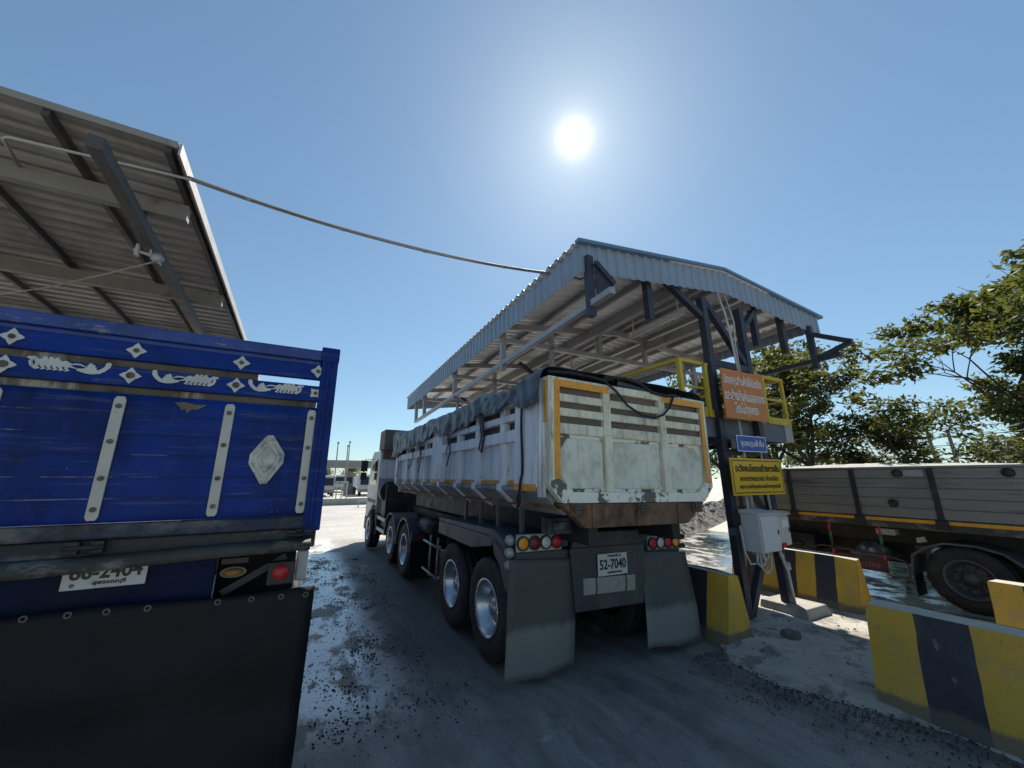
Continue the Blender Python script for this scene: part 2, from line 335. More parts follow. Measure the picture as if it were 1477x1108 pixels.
def text(s, name, m, parent, pos, size, width=None, depth=.002, rot=(R(90), 0, 0), align='CENTER', bold=0.0, maxh=None):
    cu = bpy.data.curves.new(name, 'FONT'); cu.body = s; cu.size = size; cu.align_x = align; cu.align_y = 'CENTER'
    cu.extrude = depth; cu.offset = bold; cu.resolution_u = 3
    t = bpy.data.objects.new(name, cu); COL.objects.link(t)
    dg = bpy.context.evaluated_depsgraph_get()
    me = bpy.data.meshes.new_from_object(t.evaluated_get(dg))
    bpy.data.objects.remove(t); bpy.data.curves.remove(cu)
    xs = [v.co.x for v in me.vertices]; ys = [v.co.y for v in me.vertices]
    w = max(xs) - min(xs); k = width / w if width else 1; cx = (max(xs) + min(xs)) / 2; cy = (max(ys) + min(ys)) / 2
    ky = (maxh / (max(ys) - min(ys))) if maxh else 1
    mt = Matrix.Translation(Vector(pos)) @ Euler(rot).to_matrix().to_4x4() @ Matrix.Diagonal((k, ky, 1, 1)) @ Matrix.Translation((-cx, -cy, 0))
    bm = bmesh.new(); bm.from_mesh(me); bpy.data.meshes.remove(me)
    bm.transform(mt)
    return finish(bm, name, [m], parent, None, None)
def corrugated(mb, o, along, across, n, depth, nrm, sub=4):
    """ribbed sheet: ribs run along 'along', n ribs over 'across'"""
    o, al, ac, nr = Vector(o), Vector(along), Vector(across), Vector(nrm)
    prof = [(0, 0), (.42, 0), (.55, 1), (.85, 1), (.98, 0)]
    ts = []
    for i in range(n):
        for a, h in prof: ts.append(((i + a) / n, h))
    ts.append((1, 0))
    mb.grid([[o + ac * t + nr * depth * h + al * q for t, h in ts] for q in (0, 1)], smooth=False)
    return mb

# ------------------------------------------------------------------ ground, road, island
def ground_mat():
    m = bpy.data.materials.new('road_surface'); m.use_nodes = True; nt = m.node_tree; b = nt.nodes["Principled BSDF"]
    tc = _n(nt, "ShaderNodeTexCoord"); v = tc.outputs["Object"]
    sx = _n(nt, "ShaderNodeSeparateXYZ"); nt.links.new(v, sx.inputs[0]); X, Y = sx.outputs[0], sx.outputs[1]
    def sstep(val, a, bb):
        mr = _n(nt, "ShaderNodeMapRange", interpolation_type='SMOOTHSTEP'); mr.inputs[1].default_value = a; mr.inputs[2].default_value = bb
        nt.links.new(val, mr.inputs[0]); return mr.outputs[0]
    big = noise_mask(nt, v, .35, .3, .7, seed=3)
    trk = noise_mask(nt, v, 1.2, .35, .65, stretch=(2.2, .22, 1), seed=8)
    fine = noise_mask(nt, v, 14, .3, .7, seed=5)
    c = mixc(nt, trk, (.165, .157, .145), (.33, .317, .292))
    c = mixc(nt, fm(nt, 'MULTIPLY', fine, .4), c, (.15, .145, .135))
    # fine drag marks and tyre smears
    wp = _n(nt, "ShaderNodeTexNoise"); wp.inputs["Scale"].default_value = .5; wp.inputs["Detail"].default_value = 2; nt.links.new(v, wp.inputs["Vector"])
    va = _n(nt, "ShaderNodeVectorMath", operation='SCALE'); va.inputs["Scale"].default_value = 1.6; nt.links.new(wp.outputs["Color"], va.inputs[0])
    vb = _n(nt, "ShaderNodeVectorMath", operation='ADD'); nt.links.new(v, vb.inputs[0]); nt.links.new(va.outputs[0], vb.inputs[1])
    smear = noise_mask(nt, vb.outputs[0], 3.2, .48, .70, stretch=(3.4, .22, 1), seed=51, detail=10)
    c = mixc(nt, fm(nt, 'MULTIPLY', smear, .5), c, (.085, .083, .08))
    smear2 = noise_mask(nt, vb.outputs[0], 5.5, .58, .72, stretch=(2.6, .16, 1), seed=61, detail=10)
    c = mixc(nt, fm(nt, 'MULTIPLY', smear2, .3), c, (.44, .43, .41))
    speck = noise_mask(nt, v, 42, .60, .68, seed=71, detail=4)
    c = mixc(nt, fm(nt, 'MULTIPLY', speck, .55), c, (.04, .039, .038))
    patch = noise_mask(nt, v, .9, .52, .66, seed=81, detail=12)
    c = mixc(nt, fm(nt, 'MULTIPLY', patch, .6), c, (.095, .09, .085))
    mudm = noise_mask(nt, v, 2.2, .56, .66, seed=12, detail=12)
    c = mixc(nt, fm(nt, 'MULTIPLY', mudm, .6), c, (.10, .096, .09))
    chalk = noise_mask(nt, v, 1.7, .66, .69, seed=21, stretch=(1, .6, 1), detail=10)
    c = mixc(nt, fm(nt, 'MULTIPLY', chalk, .75), c, (.36, .36, .35))
    # dry pale concrete yard further on, and road behind the camera
    yd = fm(nt, 'ADD', Y, fm(nt, 'MULTIPLY', big, 3.0))
    far = fm(nt, 'MAXIMUM', sstep(yd, 12.0, 16.0), fm(nt, 'SUBTRACT', 1.0, sstep(yd, -1.5, .5)))  # unseen road behind the camera paled to bounce sunlight onto shaded surfaces
    pale = mixc(nt, noise_mask(nt, v, .8, .35, .7, stretch=(.5, 1.6, 1), seed=31), (.44, .42, .385), (.27, .258, .238))
    c = mixc(nt, far, c, pale)
    # darker damp strip by the blue truck and along the wheel tracks
    c = mixc(nt, fm(nt, 'MULTIPLY', fm(nt, 'MULTIPLY', sstep(Y, 3.4, 5.0), fm(nt, 'SUBTRACT', 1.0, sstep(Y, 11, 15))), .70), c, (.075, .071, .066))
    # wet patches
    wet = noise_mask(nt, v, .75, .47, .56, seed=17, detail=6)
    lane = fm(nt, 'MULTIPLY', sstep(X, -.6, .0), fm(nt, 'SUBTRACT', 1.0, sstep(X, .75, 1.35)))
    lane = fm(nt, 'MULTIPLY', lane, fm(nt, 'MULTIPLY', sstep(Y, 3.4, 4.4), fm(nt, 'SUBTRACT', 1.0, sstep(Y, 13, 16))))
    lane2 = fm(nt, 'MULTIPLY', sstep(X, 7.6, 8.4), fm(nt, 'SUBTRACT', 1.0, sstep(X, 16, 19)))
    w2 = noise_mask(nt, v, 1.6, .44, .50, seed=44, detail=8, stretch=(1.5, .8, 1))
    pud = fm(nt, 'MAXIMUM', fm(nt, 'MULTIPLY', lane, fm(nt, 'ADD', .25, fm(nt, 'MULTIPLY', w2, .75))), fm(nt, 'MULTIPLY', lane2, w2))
    c = mixc(nt, fm(nt, 'MULTIPLY', fm(nt, 'MULTIPLY', lane, w2), .85), c, (.62, .63, .63))  # reflected sky painted into the lane puddles as a pale colour
    r0 = fm(nt, 'SUBTRACT', .62, fm(nt, 'MULTIPLY', wet, .22))
    mm = _n(nt, "ShaderNodeMix"); nt.links.new(pud, mm.inputs[0]); nt.links.new(r0, mm.inputs[2]); mm.inputs[3].default_value = .06
    mf = _n(nt, "ShaderNodeMix"); nt.links.new(far, mf.inputs[0]); nt.links.new(mm.outputs[0], mf.inputs[2]); mf.inputs[3].default_value = .6
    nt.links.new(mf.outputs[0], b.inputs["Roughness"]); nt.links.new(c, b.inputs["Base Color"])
    nt.links.new(fm(nt, 'ADD', .5, fm(nt, 'MULTIPLY', pud, .5)), b.inputs["Specular IOR Level"])
    nz = _n(nt, "ShaderNodeTexNoise"); nz.inputs["Scale"].default_value = 26; nz.inputs["Detail"].default_value = 8; nz.inputs["Roughness"].default_value = .7
    nt.links.new(v, nz.inputs["Vector"])
    nz2 = _n(nt, "ShaderNodeTexNoise"); nz2.inputs["Scale"].default_value = 3; nz2.inputs["Detail"].default_value = 6
    mpp = _n(nt, "ShaderNodeMapping"); mpp.inputs["Scale"].default_value = (2, .4, 1); nt.links.new(v, mpp.inputs[0]); nt.links.new(mpp.outputs[0], nz2.inputs["Vector"])
    h = fm(nt, 'ADD', nz.outputs[0], fm(nt, 'MULTIPLY', nz2.outputs[0], 1.6))
    bp = _n(nt, "ShaderNodeBump"); bp.inputs["Distance"].default_value = .012
    nt.links.new(fm(nt, 'SUBTRACT', .75, fm(nt, 'MULTIPLY', pud, .72)), bp.inputs["Strength"])
    nt.links.new(h, bp.inputs["Height"]); nt.links.new(bp.outputs[0], b.inputs["Normal"])
    return m
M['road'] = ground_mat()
M['ground'] = mat('pale_dry_ground', (.46, .43, .38), .9, 0, .2, .15, [((.16, .15, .12), .5, .5, .7, None, .95, .6)], .6, 4)
M['island'] = mat('dusty_island', (.42, .39, .34), .9, 0, .16, 1.5, [((.10, .095, .09), 1.1, .52, .68, None, .9, .55), ((.06, .055, .05), 16, .60, .68, None, .9, .8), ((.07, .065, .06), 3.5, .52, .60, None, .9, .6)], .9, 30)
g = MB(); g.quad([(-900, -900, -.03), (900, -900, -.03), (900, 900, -.03), (-900, 900, -.03)])
tag(g.build('ground', M['ground']), kind='structure')
g = MB(); g.quad([(-14, -14, 0), (14, -14, 0), (14, 34, 0), (-14, 34, 0)])
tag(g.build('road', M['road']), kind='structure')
rnd = random.Random(4)
lx = [(4.55 + .22 * math.sin(i * 1.3) + rnd.uniform(-.12, .12), -4 + i * .5) for i in range(40)]
rx = [(7.95 + .12 * math.sin(i * 1.1) + rnd.uniform(-.06, .06), -4 + i * .5) for i in range(40)]
g = MB()
P = []
for (a, y), (b_, _) in zip(lx, rx):
    row = []
    for k in range(15):
        t = k / 14; e = min(t, 1 - t) * 14
        row.append((a + (b_ - a) * t, y + rnd.uniform(-.05, .05), (.004 if e == 0 else .03) + (rnd.uniform(0, .03) if e else 0)))
    P.append(row)
g.grid(P)
tag(g.build('island', M['island']), kind='structure')

# ------------------------------------------------------------------ wheels
def wheel(parent, c, out, r=.52, w=.28, dual=True, rim='rim', rr=.29):
    """out = +1 / -1 : direction of the outer face along X"""
    c = Vector(c); ax = (out, 0, 0)
    mb = MB()          # rim, hub and disc
    k = rr / .29
    mb.lathe([(-w * .45, rr), (w * .42, rr), (w * .5, rr + .012), (w * .5, rr - .012), (w * .42, rr - .03 * k), (w * .18, rr - .045 * k), (w * .02, rr - .07 * k), (-w * .12, rr - .08 * k), (-w * .14, .16 * k), (-w * .02, .13 * k), (w * .02, .10 * k), (w * .22, .085 * k), (w * .24, 0)], c, ax, 40)
    for i in range(10):
        a = 2 * math.pi * i / 10
        mb.disc(c + Vector((out * (-w * .10), .135 * k * math.cos(a), .135 * k * math.sin(a))), ax, .013, .05, 6)
    whl = mb.build('wheel', M[rim], parent)
    mb = MB()
    for i in range(8):
        a = 2 * math.pi * (i + .5) / 8
        mb.disc(c + Vector((out * (-w * .132), .186 * k * math.cos(a), .186 * k * math.sin(a))), ax, .024, .004, 12)
    h = mb.build('hand_holes', M['black_ink'], None, loc=ORG[parent.name]); h.location = (0, 0, 0); h.parent = whl
    mb = MB()
    def tyre(off):
        cc = c + Vector((out * off, 0, 0)); seg = 96
        prof = [(-w * .42, rr), (-w * .5, rr + .06), (-w * .52, (r + rr) / 2 + .03), (-w * .49, r - .055), (-w * .43, r - .012), (-w * .2, r - .002), (-w * .19, r - .014), (-w * .15, r - .014), (-w * .14, r), (w * .14, r), (w * .15, r - .014), (w * .19, r - .014), (w * .2, r - .002), (w * .43, r - .012), (w * .49, r - .055), (w * .52, (r + rr) / 2 + .03), (w * .5, rr + .06), (w * .42, rr)]
        n0 = len(mb.bm.verts)
        mb.lathe(prof, cc, ax, seg)
        mb.bm.verts.ensure_lookup_table()
        for v in mb.bm.verts[n0:]:      # shoulder lugs
            d = Vector((0, v.co.y - cc.y, v.co.z - cc.z)); rad = d.length
            if r - .02 < rad < r - .005 or abs(rad - (r - .055)) < .004:
                kk = int(round((math.atan2(d.z, d.y) % (2 * math.pi)) / (2 * math.pi) * seg))
                if kk % 4 < 1: v.co -= d.normalized() * .016
            if v.co.z < .012: v.co.z = .012
    tyre(0)
    if dual: tyre(-w * 1.22)
    t = mb.build('tyre', M['tyre'], None, loc=ORG[parent.name]); t.location = (0, 0, 0); t.parent = whl
    return whl

def ring(mb, c, axis, r, w, h, seg=20):
    mb.lathe([(0, r - w), (h, r - w), (h, r + w), (0, r + w)], c, axis, seg, False)

# ------------------------------------------------------------------ white tipper truck
WT = thing('tipper_truck', (3.14, 3.0, 0), 'white rust-stained tipper truck with slatted tailgate standing in the middle lane', 'truck', rot=(0, R(1.1), 0))
XL, XR, Y0, Y1 = 1.95, 4.33, 3.0, 9.6
def both(fn):
    for s in (0, 1):
        fn((lambda x: x) if s == 0 else (lambda x: XL + XR - x), s)
# body side walls (mirrored)
def side(mx, s):
    mb = MB()
    def bx(xa, xb, ya, yb, za, zb):
        a, b = mx(xa), mx(xb); mb.box(min(a, b), max(a, b), ya, yb, za, zb)
    bx(2.03, 2.06, Y0 + .1, Y1, 1.84, 2.36)                       # recessed wall
    bx(1.95, 2.05, 3.19, 3.64, 1.80, 2.90)                        # rear plate
    bx(1.95, 2.05, 6.12, 6.66, 1.85, 2.74)                        # middle plate
    bx(1.951, 2.048, 9.35, Y1, 1.85, 2.9)
    for a, b in ((3.64, 6.12), (6.66, 9.35)):
        bx(1.955, 2.05, a, b, 2.31, 2.44); bx(1.957, 2.05, a, b, 2.54, 2.62); bx(1.959, 2.05, a, b, 2.71, 2.88)
        n = 3
    for y in (3.98, 4.72, 5.42, 7.15, 7.85, 8.6):                 # ribs
        bx(1.975, 2.045, y - .06, y + .06, 1.84, 2.31)
        bx(1.965, 2.055, y - .05, y + .05, 2.44, 2.54); bx(1.965, 2.055, y - .05, y + .05, 2.62, 2.71)
    mb.build('side_wall', M['side_white'], WT, bevel=.008)
    mb = MB()
    bx2 = lambda xa, xb, ya, yb, za, zb: mb.box(min(mx(xa), mx(xb)), max(mx(xa), mx(xb)), ya, yb, za, zb)
    bx2(2.07, 2.09, 3.2, Y1, 2.36, 2.86)
    mb.build('load_screen', M['taupe'], WT)
    mb = MB()                                                      # sloping skirt and gussets
    pr = [(1.95, 1.84), (1.95, 1.80), (2.22, 1.585), (3.14, 1.585), (3.14, 1.62), (2.06, 1.84)]
    mb.prism([(mx(x), Y0 + .12, z) for x, z in pr], (0, Y1 - Y0 - .14, 0))
    mb.build('skirt', M['skirt_white'], WT, bevel=.005)
    for y in (3.98, 4.72, 5.42, 6.2, 7.15, 7.85, 8.6, 9.4):
        mb = MB(); mb.prism([(mx(1.94), y - .055, 1.86), (mx(1.94), y - .055, 1.79), (mx(2.20), y - .055, 1.582), (mx(2.26), y - .055, 1.60), (mx(2.0), y - .055, 1.86)], (0, .11, 0))
        mb.build('gusset', M['side_white'], WT, bevel=.006)
    mb = MB()                                                      # reflective tape between ribs
    ys = [3.19, 3.64, 3.92, 4.04, 4.66, 4.78, 5.36, 5.48, 6.12, 6.66, 7.09, 7.21, 7.79, 7.91, 8.54, 8.66, 9.35]
    for i in range(len(ys) - 1):
        a, b = ys[i], ys[i + 1]
        if b - a < .15: continue
        xo = 1.946 if i in (0, 8) else 2.026
        zz = (1.80, 1.865) if i in (0,) else (1.845, 1.90)
        bx2(xo, xo + .006, a + .01, b - .01, *zz)
    mb.build('reflective_tape', M['orange_tape'], WT)
    mb = MB()                                                      # hinge tubes at the tail corner
    for y, r in ((3.145, .035), (3.09, .018)):
        mb.tube([(mx(1.975), y, 1.75), (mx(1.975), y, 2.9)], r, 8)
    bx2(1.96, 2.03, 3.12, 3.19, 1.78, 2.9)
    mb.build('corner_post', M['side_white'], WT)
both(side)
mb = MB(); mb.box(2.07, 4.21, Y1 - .04, Y1, 1.6, 3.0); mb.build('front_wall', M['side_white'], WT)
mb = MB(); mb.box(2.1, 4.18, 3.12, 9.5, 1.64, 1.70); mb.build('load_floor', M['rust'], WT)
# tailgate
TG_T, TG_B = 2.905, 1.70
mb = MB()
oct_ = [(1.97, TG_T), (1.97, 1.86), (2.12, TG_B), (4.14, TG_B), (4.31, 1.86), (4.31, TG_T)]
inn = [(2.06, TG_T - .085), (2.06, 1.90), (2.24, TG_B + .10), (4.02, TG_B + .10), (4.22, 1.90), (4.22, TG_T - .085)]
for i in range(6):
    j = (i + 1) % 6
    q = [oct_[i], oct_[j], inn[j], inn[i]]
    if i == 2: continue
    mb.prism([(x, 3.0, z) for x, z in q], (0, .09, 0))
zs = [(2.745, 2.665), (2.60, 2.52), (2.45, 2.345)]
for i, (zt, zb) in enumerate(zs):
    mb.box(2.06, 4.22, 3.012, 3.075, zb, zt)
for a in (2.66, 3.49):
    mb.box(a, a + .10, 2.992, 3.08, TG_B + .10, 2.36)
    mb.box(a - .005, a + .09, 2.994, 3.08, 2.36, TG_T - .085)
tgf = mb.build('tailgate', M['white'], WT, bevel=.008)
mb = MB()
mb.prism([(x, 2.999, z) for x, z in [(2.12, TG_B), (4.14, TG_B), (4.02, TG_B + .10), (2.24, TG_B + .10)]], (0, .09, 0))
mb.prism([(x, 2.996, z) for x, z in [(1.99, 1.90), (1.99, 1.855), (2.13, TG_B + .01), (2.25, TG_B + .10), (2.20, 1.84), (2.08, 1.93)]], (0, .06, 0))
mb.prism([(x, 2.996, z) for x, z in [(4.29, 1.90), (4.20, 1.92), (4.05, 1.80), (4.02, TG_B + .10), (4.13, TG_B + .01), (4.29, 1.855)]], (0, .06, 0))
mb.build('peeling_rail', M['peel'], WT, bevel=.006)
mb = MB(); mb.box(2.06, 4.22, 3.05, 3.07, 2.345, 2.84); mb.build('gate_backing', M['taupe'], WT)
# three pale panels with chamfered corners
for xa, xb, cl, cr in ((2.10, 2.645, .14, .02), (2.78, 3.475, .05, .05), (3.61, 4.19, .02, .14)):
    mb = MB(); zt, zb = 2.31, 1.83
    p = [(xa, zt - cl), (xa, zb + cl), (xa + cl * .8, zb), (xb - cr * .8, zb), (xb, zb + cr), (xb, zt - cr), (xb - cr * .8, zt), (xa + cl * .8, zt)]
    mb.prism([(x, 3.028, z) for x, z in p], (0, .03, 0)); mb.build('gate_panel', M['white_panel'], WT, bevel=.012)
mb = MB(); mb.prism([(x, 3.046, z) for x, z in [(2.05, 2.35), (2.05, 1.90), (2.22, 1.79), (4.03, 1.79), (4.23, 1.9), (4.23, 2.35)]], (0, .03, 0)); mb.build('gate_plate', M['peel'], WT)
mb = MB()      # amber tape on the gate frame
mb.box(2.035, 2.095, 2.992, 2.9985, 1.92, TG_T - .03); mb.box(2.095, 2.72, 2.991, 2.9985, TG_T - .10, TG_T - .03)
mb.build('reflective_tape', M['orange_tape'], WT)
mb = MB(); mb.box(4.195, 4.255, 2.992, 2.9985, 1.90, TG_T - .03); mb.box(3.55, 4.195, 2.991, 2.9985, TG_T - .10, TG_T - .03)
mb.build('reflective_tape', M['orange_tape'], WT)
mb = MB(); mb.box(1.9535, 1.9595, 3.03, 3.07, 2.45, 2.86)
mb.build('reflective_tape', M['orange_tape'], WT)
mb = MB(); mb.prism([(x, 3.02, z) for x, z in [(2.10, TG_B - .003), (2.40, 1.47), (3.84, 1.47), (4.15, TG_B - .003)]], (0, .10, 0))
for x in (2.52, 3.1, 3.72): mb.box(x - .05, x + .05, 3.005, 3.02, 1.47, 1.69)
mb.build('rusty_sill', M['rust'], WT, bevel=.008)
for x in (2.29, 3.13, 3.98):
    mb = MB(); mb.box(x - .075, x + .075, 2.985, 3.019, 1.585, 1.692); mb.mi = 1
    mb.box(x - .05, x + .05, 2.972, 2.9845, 1.605, 1.672); mb.tube([(x - .07, 2.97, 1.65), (x + .07, 2.97, 1.65)], .014, 8)
    mb.build('gate_latch', [M['rust'], M['bolt']], WT, bevel=.004)
# chassis
mb = MB()
for x in (2.72, 3.56): mb.box(x - .05, x + .05, 3.62, 13.2, .92, 1.22)
for y in (3.8, 4.9, 6.4, 7.6, 8.9, 10.4): mb.box(2.72, 3.56, y - .05, y + .05, .95, 1.18)
for x in (2.55, 3.73): mb.box(x - .06, x + .06, 3.1, 9.5, 1.30, 1.584)
for y in (4.30, 5.46, 8.4, 9.75): mb.tube([(2.1, y, .52), (4.18, y, .52)], .075, 10)
for y in (4.3, 5.46): mb.lathe([(-.2, .05), (-.12, .17), (.12, .17), (.2, .05)], (3.14, y, .52), (1, 0, 0), 16)
for x in (2.62, 3.66):
    mb.box(x - .04, x + .04, 3.9, 5.9, .66, .76)
    mb.box(x - .05, x + .05, 4.8, 4.96, .72, 1.0)
mb.build('chassis', M['chassis'], WT, bevel=.006)
mb = MB(); mb.tube([(3.14, 8.2, .98), (3.14, 9.2, 1.4), (3.14, 9.45, 1.62)], [.11, .09, .07], 14)
mb.tube([(2.3, 7.0, 1.02), (2.3, 7.9, 1.02)], .16, 16)
mb.tube([(2.32, 6.0, .95), (2.30, 6.5, 1.05), (2.36, 6.9, .92), (2.3, 7.4, 1.0)], .022, 6)
mb.tube([(2.5, 9.9, 1.3), (2.5, 10.2, 1.0), (2.6, 10.6, 1.25), (2.6, 11.2, 1.2)], .02, 6)
mb.build('hydraulic_gear', M['chassis'], WT)
for y in (3.72, 4.28, 4.78, 5.3):
    mb = MB(); mb.box(2.08, 2.12, y - .02, y + .02, 1.30, 1.62); mb.build('support_strut', M['fender'], WT)
mb = MB(); mb.box(2.2, 2.5, 3.36, 3.5, 1.38, 1.54); mb.box(2.24, 2.46, 3.33, 3.359, 1.42, 1.5); mb.build('bracket_box', M['mud_blue'], WT, bevel=.01)
# fenders over the trailer wheels
def fend(mx, s):
    mb = MB()
    prof = [(6.05, 1.33), (4.10, 1.36), (3.86, 1.28), (3.70, 1.10), (3.66, .72), (3.70, .72), (3.75, 1.04), (3.92, 1.17), (4.12, 1.22), (4.2, 1.28), (6.05, 1.28)]
    x0 = mx(1.955); w = .62 * (1 if s == 0 else -1)
    mb.prism([(x0, y, z) for y, z in prof], (w, 0, 0))
    sk = [(6.05, 1.281), (6.05, 1.10), (4.75, 1.08), (4.15, 1.18), (4.15, 1.281)]
    mb.prism([(x0, y, z) for y, z in sk], (w * .05, 0, 0))
    mb.prism([(x0, y, z) for y, z in [(4.12, 1.30), (3.88, 1.24), (3.72, 1.08), (3.68, .80), (3.80, .80), (3.95, 1.02), (4.10, 1.12)]], (w * .05, 0, 0))
    mb.build('fender', M['fender'], WT, bevel=.012)
both(fend)
def lampmark(mx, s):
    for z in (1.30, 1.18, 1.06):
        mb = MB(); mb.lathe([(0, .055), (.03, .05), (.055, .03), (.062, 0)], (mx(1.955), 3.70, z), (-1 if s == 0 else 1, -.35, 0), 16)
        mb.build('marker_lamp', M['lamp_plate'], WT)
both(lampmark)
# wheels
for y in (4.30, 5.46):
    wheel(WT, (2.11, y, .515), -1, .525, .27)
    wheel(WT, (4.17, y, .515), 1, .525, .27)
for y in (8.40, 9.75):
    wheel(WT, (2.13, y, .51), -1, .515, .26); wheel(WT, (4.15, y, .51), 1, .515, .26)
wheel(WT, (2.0, 12.15, .51), -1, .515, .28, dual=False); wheel(WT, (4.15, 12.15, .51), 1, .515, .28, dual=False)
# tractor fenders with flap
def tfend(mx, s):
    for yc in (8.40, 9.75):
        mb = MB(); w = .58 * (1 if s == 0 else -1); x0 = mx(1.97); outer = []; inner = []
        for k in range(17):
            a = math.pi * (.02 + .96 * k / 16); outer.append((yc + .64 * math.cos(a), .50 + .62 * math.sin(a))); inner.append((yc + .61 * math.cos(a), .50 + .59 * math.sin(a)))
        for k in range(16):
            q = [outer[k], outer[k + 1], inner[k + 1], inner[k]]
            mb.prism([(x0, y, z) for y, z in q], (w, 0, 0))
        mb.build('fender', M['fender'], WT)
    mb = MB(); xa, xb = mx(1.97), mx(2.55); mb.box(min(xa, xb), max(xa, xb), 7.70, 7.715, .10, .74); mb.build('mudflap', M['rubber_flap'], WT)
    mb = MB(); mb.box(min(xa, xb), max(xa, xb), 7.685, 7.74, .745, .90); mb.build('lamp_panel', M['chassis'], WT)
    mb = MB(); mb.box(min(mx(2.08), mx(2.2)), max(mx(2.08), mx(2.2)), 7.675, 7.6845, .78, .86); mb.build('tail_lamp', M['lens_dark'], WT)
both(tfend)
# landing leg and side ladder
mb = MB()
for y in (6.35, 6.75): mb.tube([(2.06, y, .34), (2.06, y, .98)], .018, 8)
for z in (.42, .86): mb.tube([(2.06, 6.25, z), (2.02, 6.1, z - .01), (2.02, 7.0, z + .01)], .02, 8)
mb.build('side_ladder', M['lamp_plate'], WT)
mb = MB()
for x in (2.5, 3.78): mb.box(x - .06, x + .06, 6.9, 7.02, .25, 1.0); mb.box(x - .11, x + .11, 6.85, 7.07, .22, .25)
mb.build('landing_leg', M['chassis'], WT, bevel=.006)
# side guard bars before the drive wheels
mb = MB()
for z in (.56, .84): mb.box(1.97, 2.01, 10.4, 11.45, z, z + .085)
mb.build('side_guard', M['white_decal'], WT, bevel=.006)
mb = MB(); mb.tube([(2.3, 10.45, .72), (2.3, 11.4, .72)], .24, 24); mb.build('fuel_tank', M['chassis'], WT)
# cab
mb = MB()
side_prof = [(11.8, .95), (11.8, 2.62), (11.86, 2.70), (13.1, 2.72), (13.42, 2.5), (13.62, 1.7), (13.62, .75), (12.75, .72), (12.7, 1.0), (12.45, 1.16), (11.85, 1.16), (11.82, .95)]
mb.prism([(1.97, y, z) for y, z in side_prof], (2.34, 0, 0)); mb.build('cab', M['cab_white'], WT, bevel=.05, bseg=3)
for x, w in ((1.962, .008), (4.312, .008)):
    mb = MB(); mb.prism([(x, y, z) for y, z in [(12.15, 1.72), (12.15, 2.46), (12.9, 2.46), (13.22, 2.1), (13.28, 1.72)]], (w, 0, 0)); mb.build('side_window', M['glass'], WT)
    mb = MB(); mb.prism([(x - .004, y, z) for y, z in [(11.98, 1.2), (11.98, 1.3), (13.4, 1.3), (13.4, 1.2)]], (w + .008, 0, 0)); mb.build('door_trim', M['chassis'], WT)
mb = MB(); mb.prism([(2.1, y, z) for y, z in [(13.44, 2.5), (13.636, 1.72), (13.628, 1.72), (13.43, 2.49)]], (2.08, 0, 0)); mb.build('windscreen', M['glass'], WT)
mb = MB(); mb.box(2.0, 4.28, 11.76, 11.797, 1.9, 2.6); mb.build('cab_rear_panel', M['side_white'], WT, bevel=.01)
mb = MB(); mb.box(1.98, 4.3, 11.5, 12.3, 2.72, 3.30); mb.box(2.0, 4.28, 11.68, 11.758, 2.45, 2.72); mb.build('roof_deflector', M['taupe'], WT, bevel=.03)
mb = MB(); mb.box(2.05, 4.23, 10.9, 11.5, .85, 1.75); mb.tube([(2.2, 11.1, 1.55), (2.2, 11.45, 1.55)], .28, 20); mb.build('engine_gear', M['chassis'], WT, bevel=.02)
for q in ((1.97, 4.31, 13.60, 13.72, .35, .75), (1.965, 2.3, 12.75, 13.598, .35, .72), (3.98, 4.315, 12.75, 13.598, .35, .72)):
    mb = MB(); mb.box(*q); mb.build('bumper', M['chassis'], WT, bevel=.03)
mb = MB(); mb.box(1.955, 2.3, 11.5, 11.75, .40, .95); mb.build('cab_step', M['chassis'], WT, bevel=.03)
for s in (-1, 1):
    xc = 1.97 if s < 0 else 4.31
    mb = MB(); mb.tube([(xc, 13.3, 2.5), (xc + s * .2, 13.35, 2.5), (xc + s * .22, 13.35, 1.95)], .014, 6); mb.mi = 1
    mb.box(xc + s * .22 - .1, xc + s * .22 + .1, 13.30, 13.37, 2.12, 2.46); mb.box(xc + s * .22 - .09, xc + s * .22 + .09, 13.30, 13.37, 1.86, 2.08)
    mb.build('mirror', [M['chassis'], M['chassis']], WT, bevel=.02)
# tail: lamp bars, bumper, plate, flaps
def lamps(x0, x1, order, zt, zb):
    mb = MB(); mb.box(x0, x1, 3.59, 3.62, zb, zt); bar = mb.build('lamp_bar', M['lamp_plate'], WT, bevel=.006)
    n = 4; w = (x1 - x0) / n; zc = (zt + zb) / 2
    for i, k in enumerate(order):
        xc = x0 + w * (i + .5)
        mb = MB(); mb.lathe([(0, .062), (.012, .060), (.02, .045), (.024, 0)], (xc, 3.588, zc), (0, -1, 0), 24); mb.mi = 1
        ring(mb, (xc, 3.5895, zc), (0, -1, 0), .065, .007, .02, 24)
        mb.build('tail_lamp', [M['lens_' + k], M['black_ink']], WT)
lamps(1.97, 2.52, ('amber', 'dark', 'clear', 'red'), 1.365, 1.195)
lamps(3.80, 4.34, ('red', 'clear', 'red', 'amber'), 1.262, 1.105)
mb = MB(); mb.box(1.97, 2.62, 3.60, 3.66, 1.08, 1.19); mb.box(3.66, 4.36, 3.60, 3.66, 1.02, 1.10); mb.box(2.6, 3.7, 3.6, 3.7, 1.22, 1.36)
mb.box(2.52, 2.64, 3.6, 3.64, 1.22, 1.30); mb.box(3.66, 3.80, 3.6, 3.64, 1.22, 1.30)
mb.build('tail_crossbar', M['bumper'], WT, bevel=.008)
mb = MB()
mb.prism([(x, 3.55, z) for x, z in [(2.60, 1.20), (2.66, .58), (3.68, .56), (3.69, 1.20)]], (0, .03, 0))
